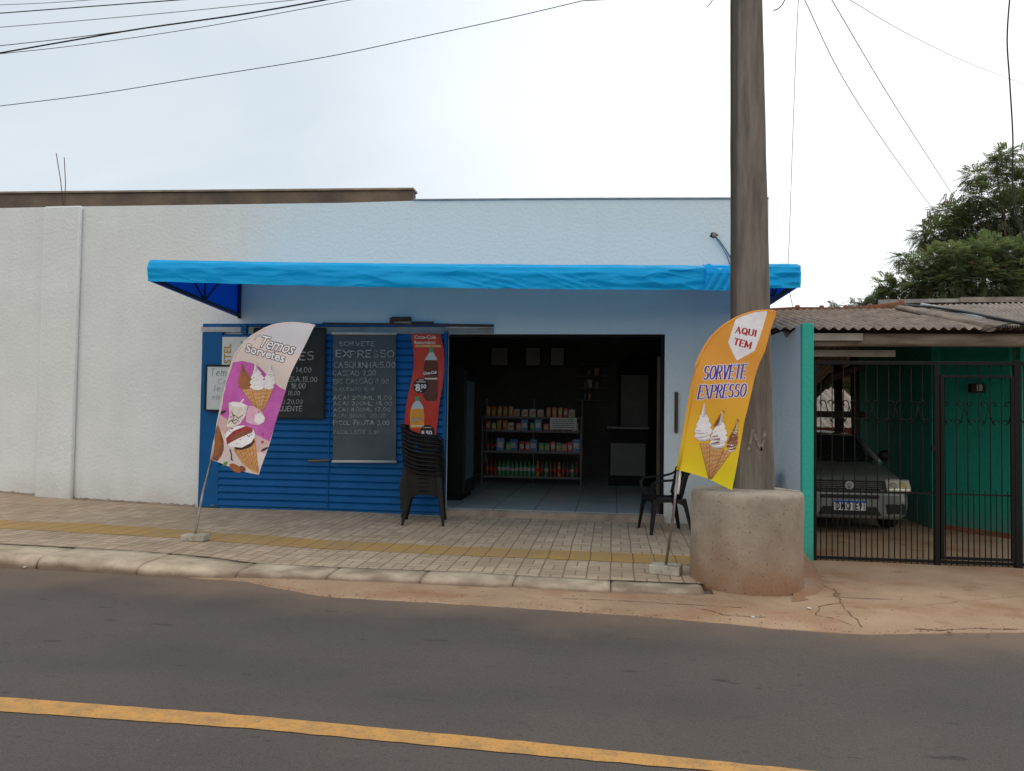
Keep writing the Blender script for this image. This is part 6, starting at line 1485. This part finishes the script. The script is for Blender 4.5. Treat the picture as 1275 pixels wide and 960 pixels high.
MB().m('car_black').tube([cv(.1, .92, .90), cv(.4, .98, .93), cv(.5, 1.12, 1.0)], .008, 6).build('wiper', parent=car)

# ------------------------------------------------------------------ TREES
def frond(V, F, MI, o, d_, L_, mi, n=8):
    d_ = d_.normalized(); side = d_.cross(Vector((0, 0, 1)))
    if side.length < .1: side = Vector((1, 0, 0))
    side.normalize(); up = side.cross(d_)
    for k in range(1, n+1):
        t = k/n; c = o+d_*L_*t+Vector((0, 0, -.28*L_*t*t)); lw = L_*.28*(1-.5*t); wd = L_*.05
        for s in (-1, 1):
            tip = c+side*s*lw+d_*lw*.35+up*rnd(-.2, .2)*lw; i = len(V)
            V += [c-d_*wd, c.lerp(tip, .5)-d_*wd*1.3, tip, c.lerp(tip, .5)+d_*wd*1.3]; F.append((i, i+1, i+2, i+3)); MI.append(mi)
def tree(label, Y, clumps, mats, trunk_px, dens=1.0, L_=.36, fork=None, group=None):
    """clumps: (px, py, r_px, dy) -> ball of fronds at real depth"""
    b = Vector((P(trunk_px, 600, Y).x, Y, -.32)); t = thing('tree', label, 'tree', b, 0, group)
    V, F, MI = [], [], []; m_ = MB().m('bark'); crown_c = b+Vector((rnd(-.1, .1), 0, 2.0)); cs = []
    for (px, py, r, dy) in clumps:
        c = P(px, py, Y+dy); rr = r*(Y+dy)/960; cs.append((c, rr))
        n = int(330*dens*(rr/.5)**1.9)+12
        for _ in range(n):
            v = Vector((random.gauss(0, 1), random.gauss(0, 1), random.gauss(0, .75))).normalized()
            q = c+v*rr*rnd(.25, .98); dd = (v+Vector((rnd(-.6, .6), rnd(-.6, .6), rnd(-.5, .35))))
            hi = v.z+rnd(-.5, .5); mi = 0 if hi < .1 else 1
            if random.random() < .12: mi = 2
            frond(V, F, MI, q, dd, L_*rnd(.65, 1.15), mi)
    me = bpy.data.meshes.new('crown'); me.from_pydata([v-b for v in V], [], F); me.polygons.foreach_set('material_index', MI)
    for k in mats: me.materials.append(M[k])
    o = bpy.data.objects.new('crown', me); C.objects.link(o); o.parent = t
    fk = b+Vector((.1, 0, 2.2)) if fork is None else fork
    m_.tube([b, b+Vector((.05, .02, 1.1)), fk], [.17, .14, .12], 10)
    for c, rr in cs:
        mid = fk.lerp(c, .5)+Vector((rnd(-.15, .15), rnd(-.15, .15), -.2)); m_.tube([fk, mid, c], [.05, .03, .008], 6)
    m_.build('trunk', parent=t); return t
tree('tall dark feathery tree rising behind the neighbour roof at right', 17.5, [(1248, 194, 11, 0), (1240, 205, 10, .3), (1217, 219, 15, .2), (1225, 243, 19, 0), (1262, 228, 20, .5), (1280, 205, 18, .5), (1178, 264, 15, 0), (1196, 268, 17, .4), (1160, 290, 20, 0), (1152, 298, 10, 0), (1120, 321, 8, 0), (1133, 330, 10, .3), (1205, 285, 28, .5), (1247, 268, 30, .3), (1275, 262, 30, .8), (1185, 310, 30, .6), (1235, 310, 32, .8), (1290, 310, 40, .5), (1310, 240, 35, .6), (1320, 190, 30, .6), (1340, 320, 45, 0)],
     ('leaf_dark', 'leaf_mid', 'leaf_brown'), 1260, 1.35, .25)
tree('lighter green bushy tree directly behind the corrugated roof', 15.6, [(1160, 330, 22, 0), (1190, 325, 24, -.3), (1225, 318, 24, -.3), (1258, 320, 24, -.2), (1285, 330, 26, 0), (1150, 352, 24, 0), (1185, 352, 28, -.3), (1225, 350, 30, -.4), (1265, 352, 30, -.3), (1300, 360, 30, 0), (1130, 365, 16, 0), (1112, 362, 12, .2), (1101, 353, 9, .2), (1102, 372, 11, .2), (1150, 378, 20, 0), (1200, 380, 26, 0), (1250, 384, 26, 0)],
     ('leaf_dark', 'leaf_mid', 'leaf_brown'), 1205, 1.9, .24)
tree('small pale distant tree just above the clay ridge tiles', 40, [(1062, 381, 4, 0), (1074, 380, 5, 0), (1088, 377, 7, 0), (1080, 384, 8, 0), (1096, 381, 8, 0), (1040, 384, 3, 0)], ('leaf_far', 'leaf_far', 'leaf_dark'), 1082, 1.0, .5)
tree('green tree glimpsed through the carport behind the shed', 24, [(1030, 460, 14, 0), (1050, 468, 14, 0), (1070, 462, 14, 0), (1010, 470, 14, 0), (1090, 470, 14, 0), (1045, 478, 14, 0), (1065, 480, 12, 0)], ('leaf_dark', 'leaf_light', 'leaf_light'), 1048, 1.4, .4)

bpy.context.view_layer.update()
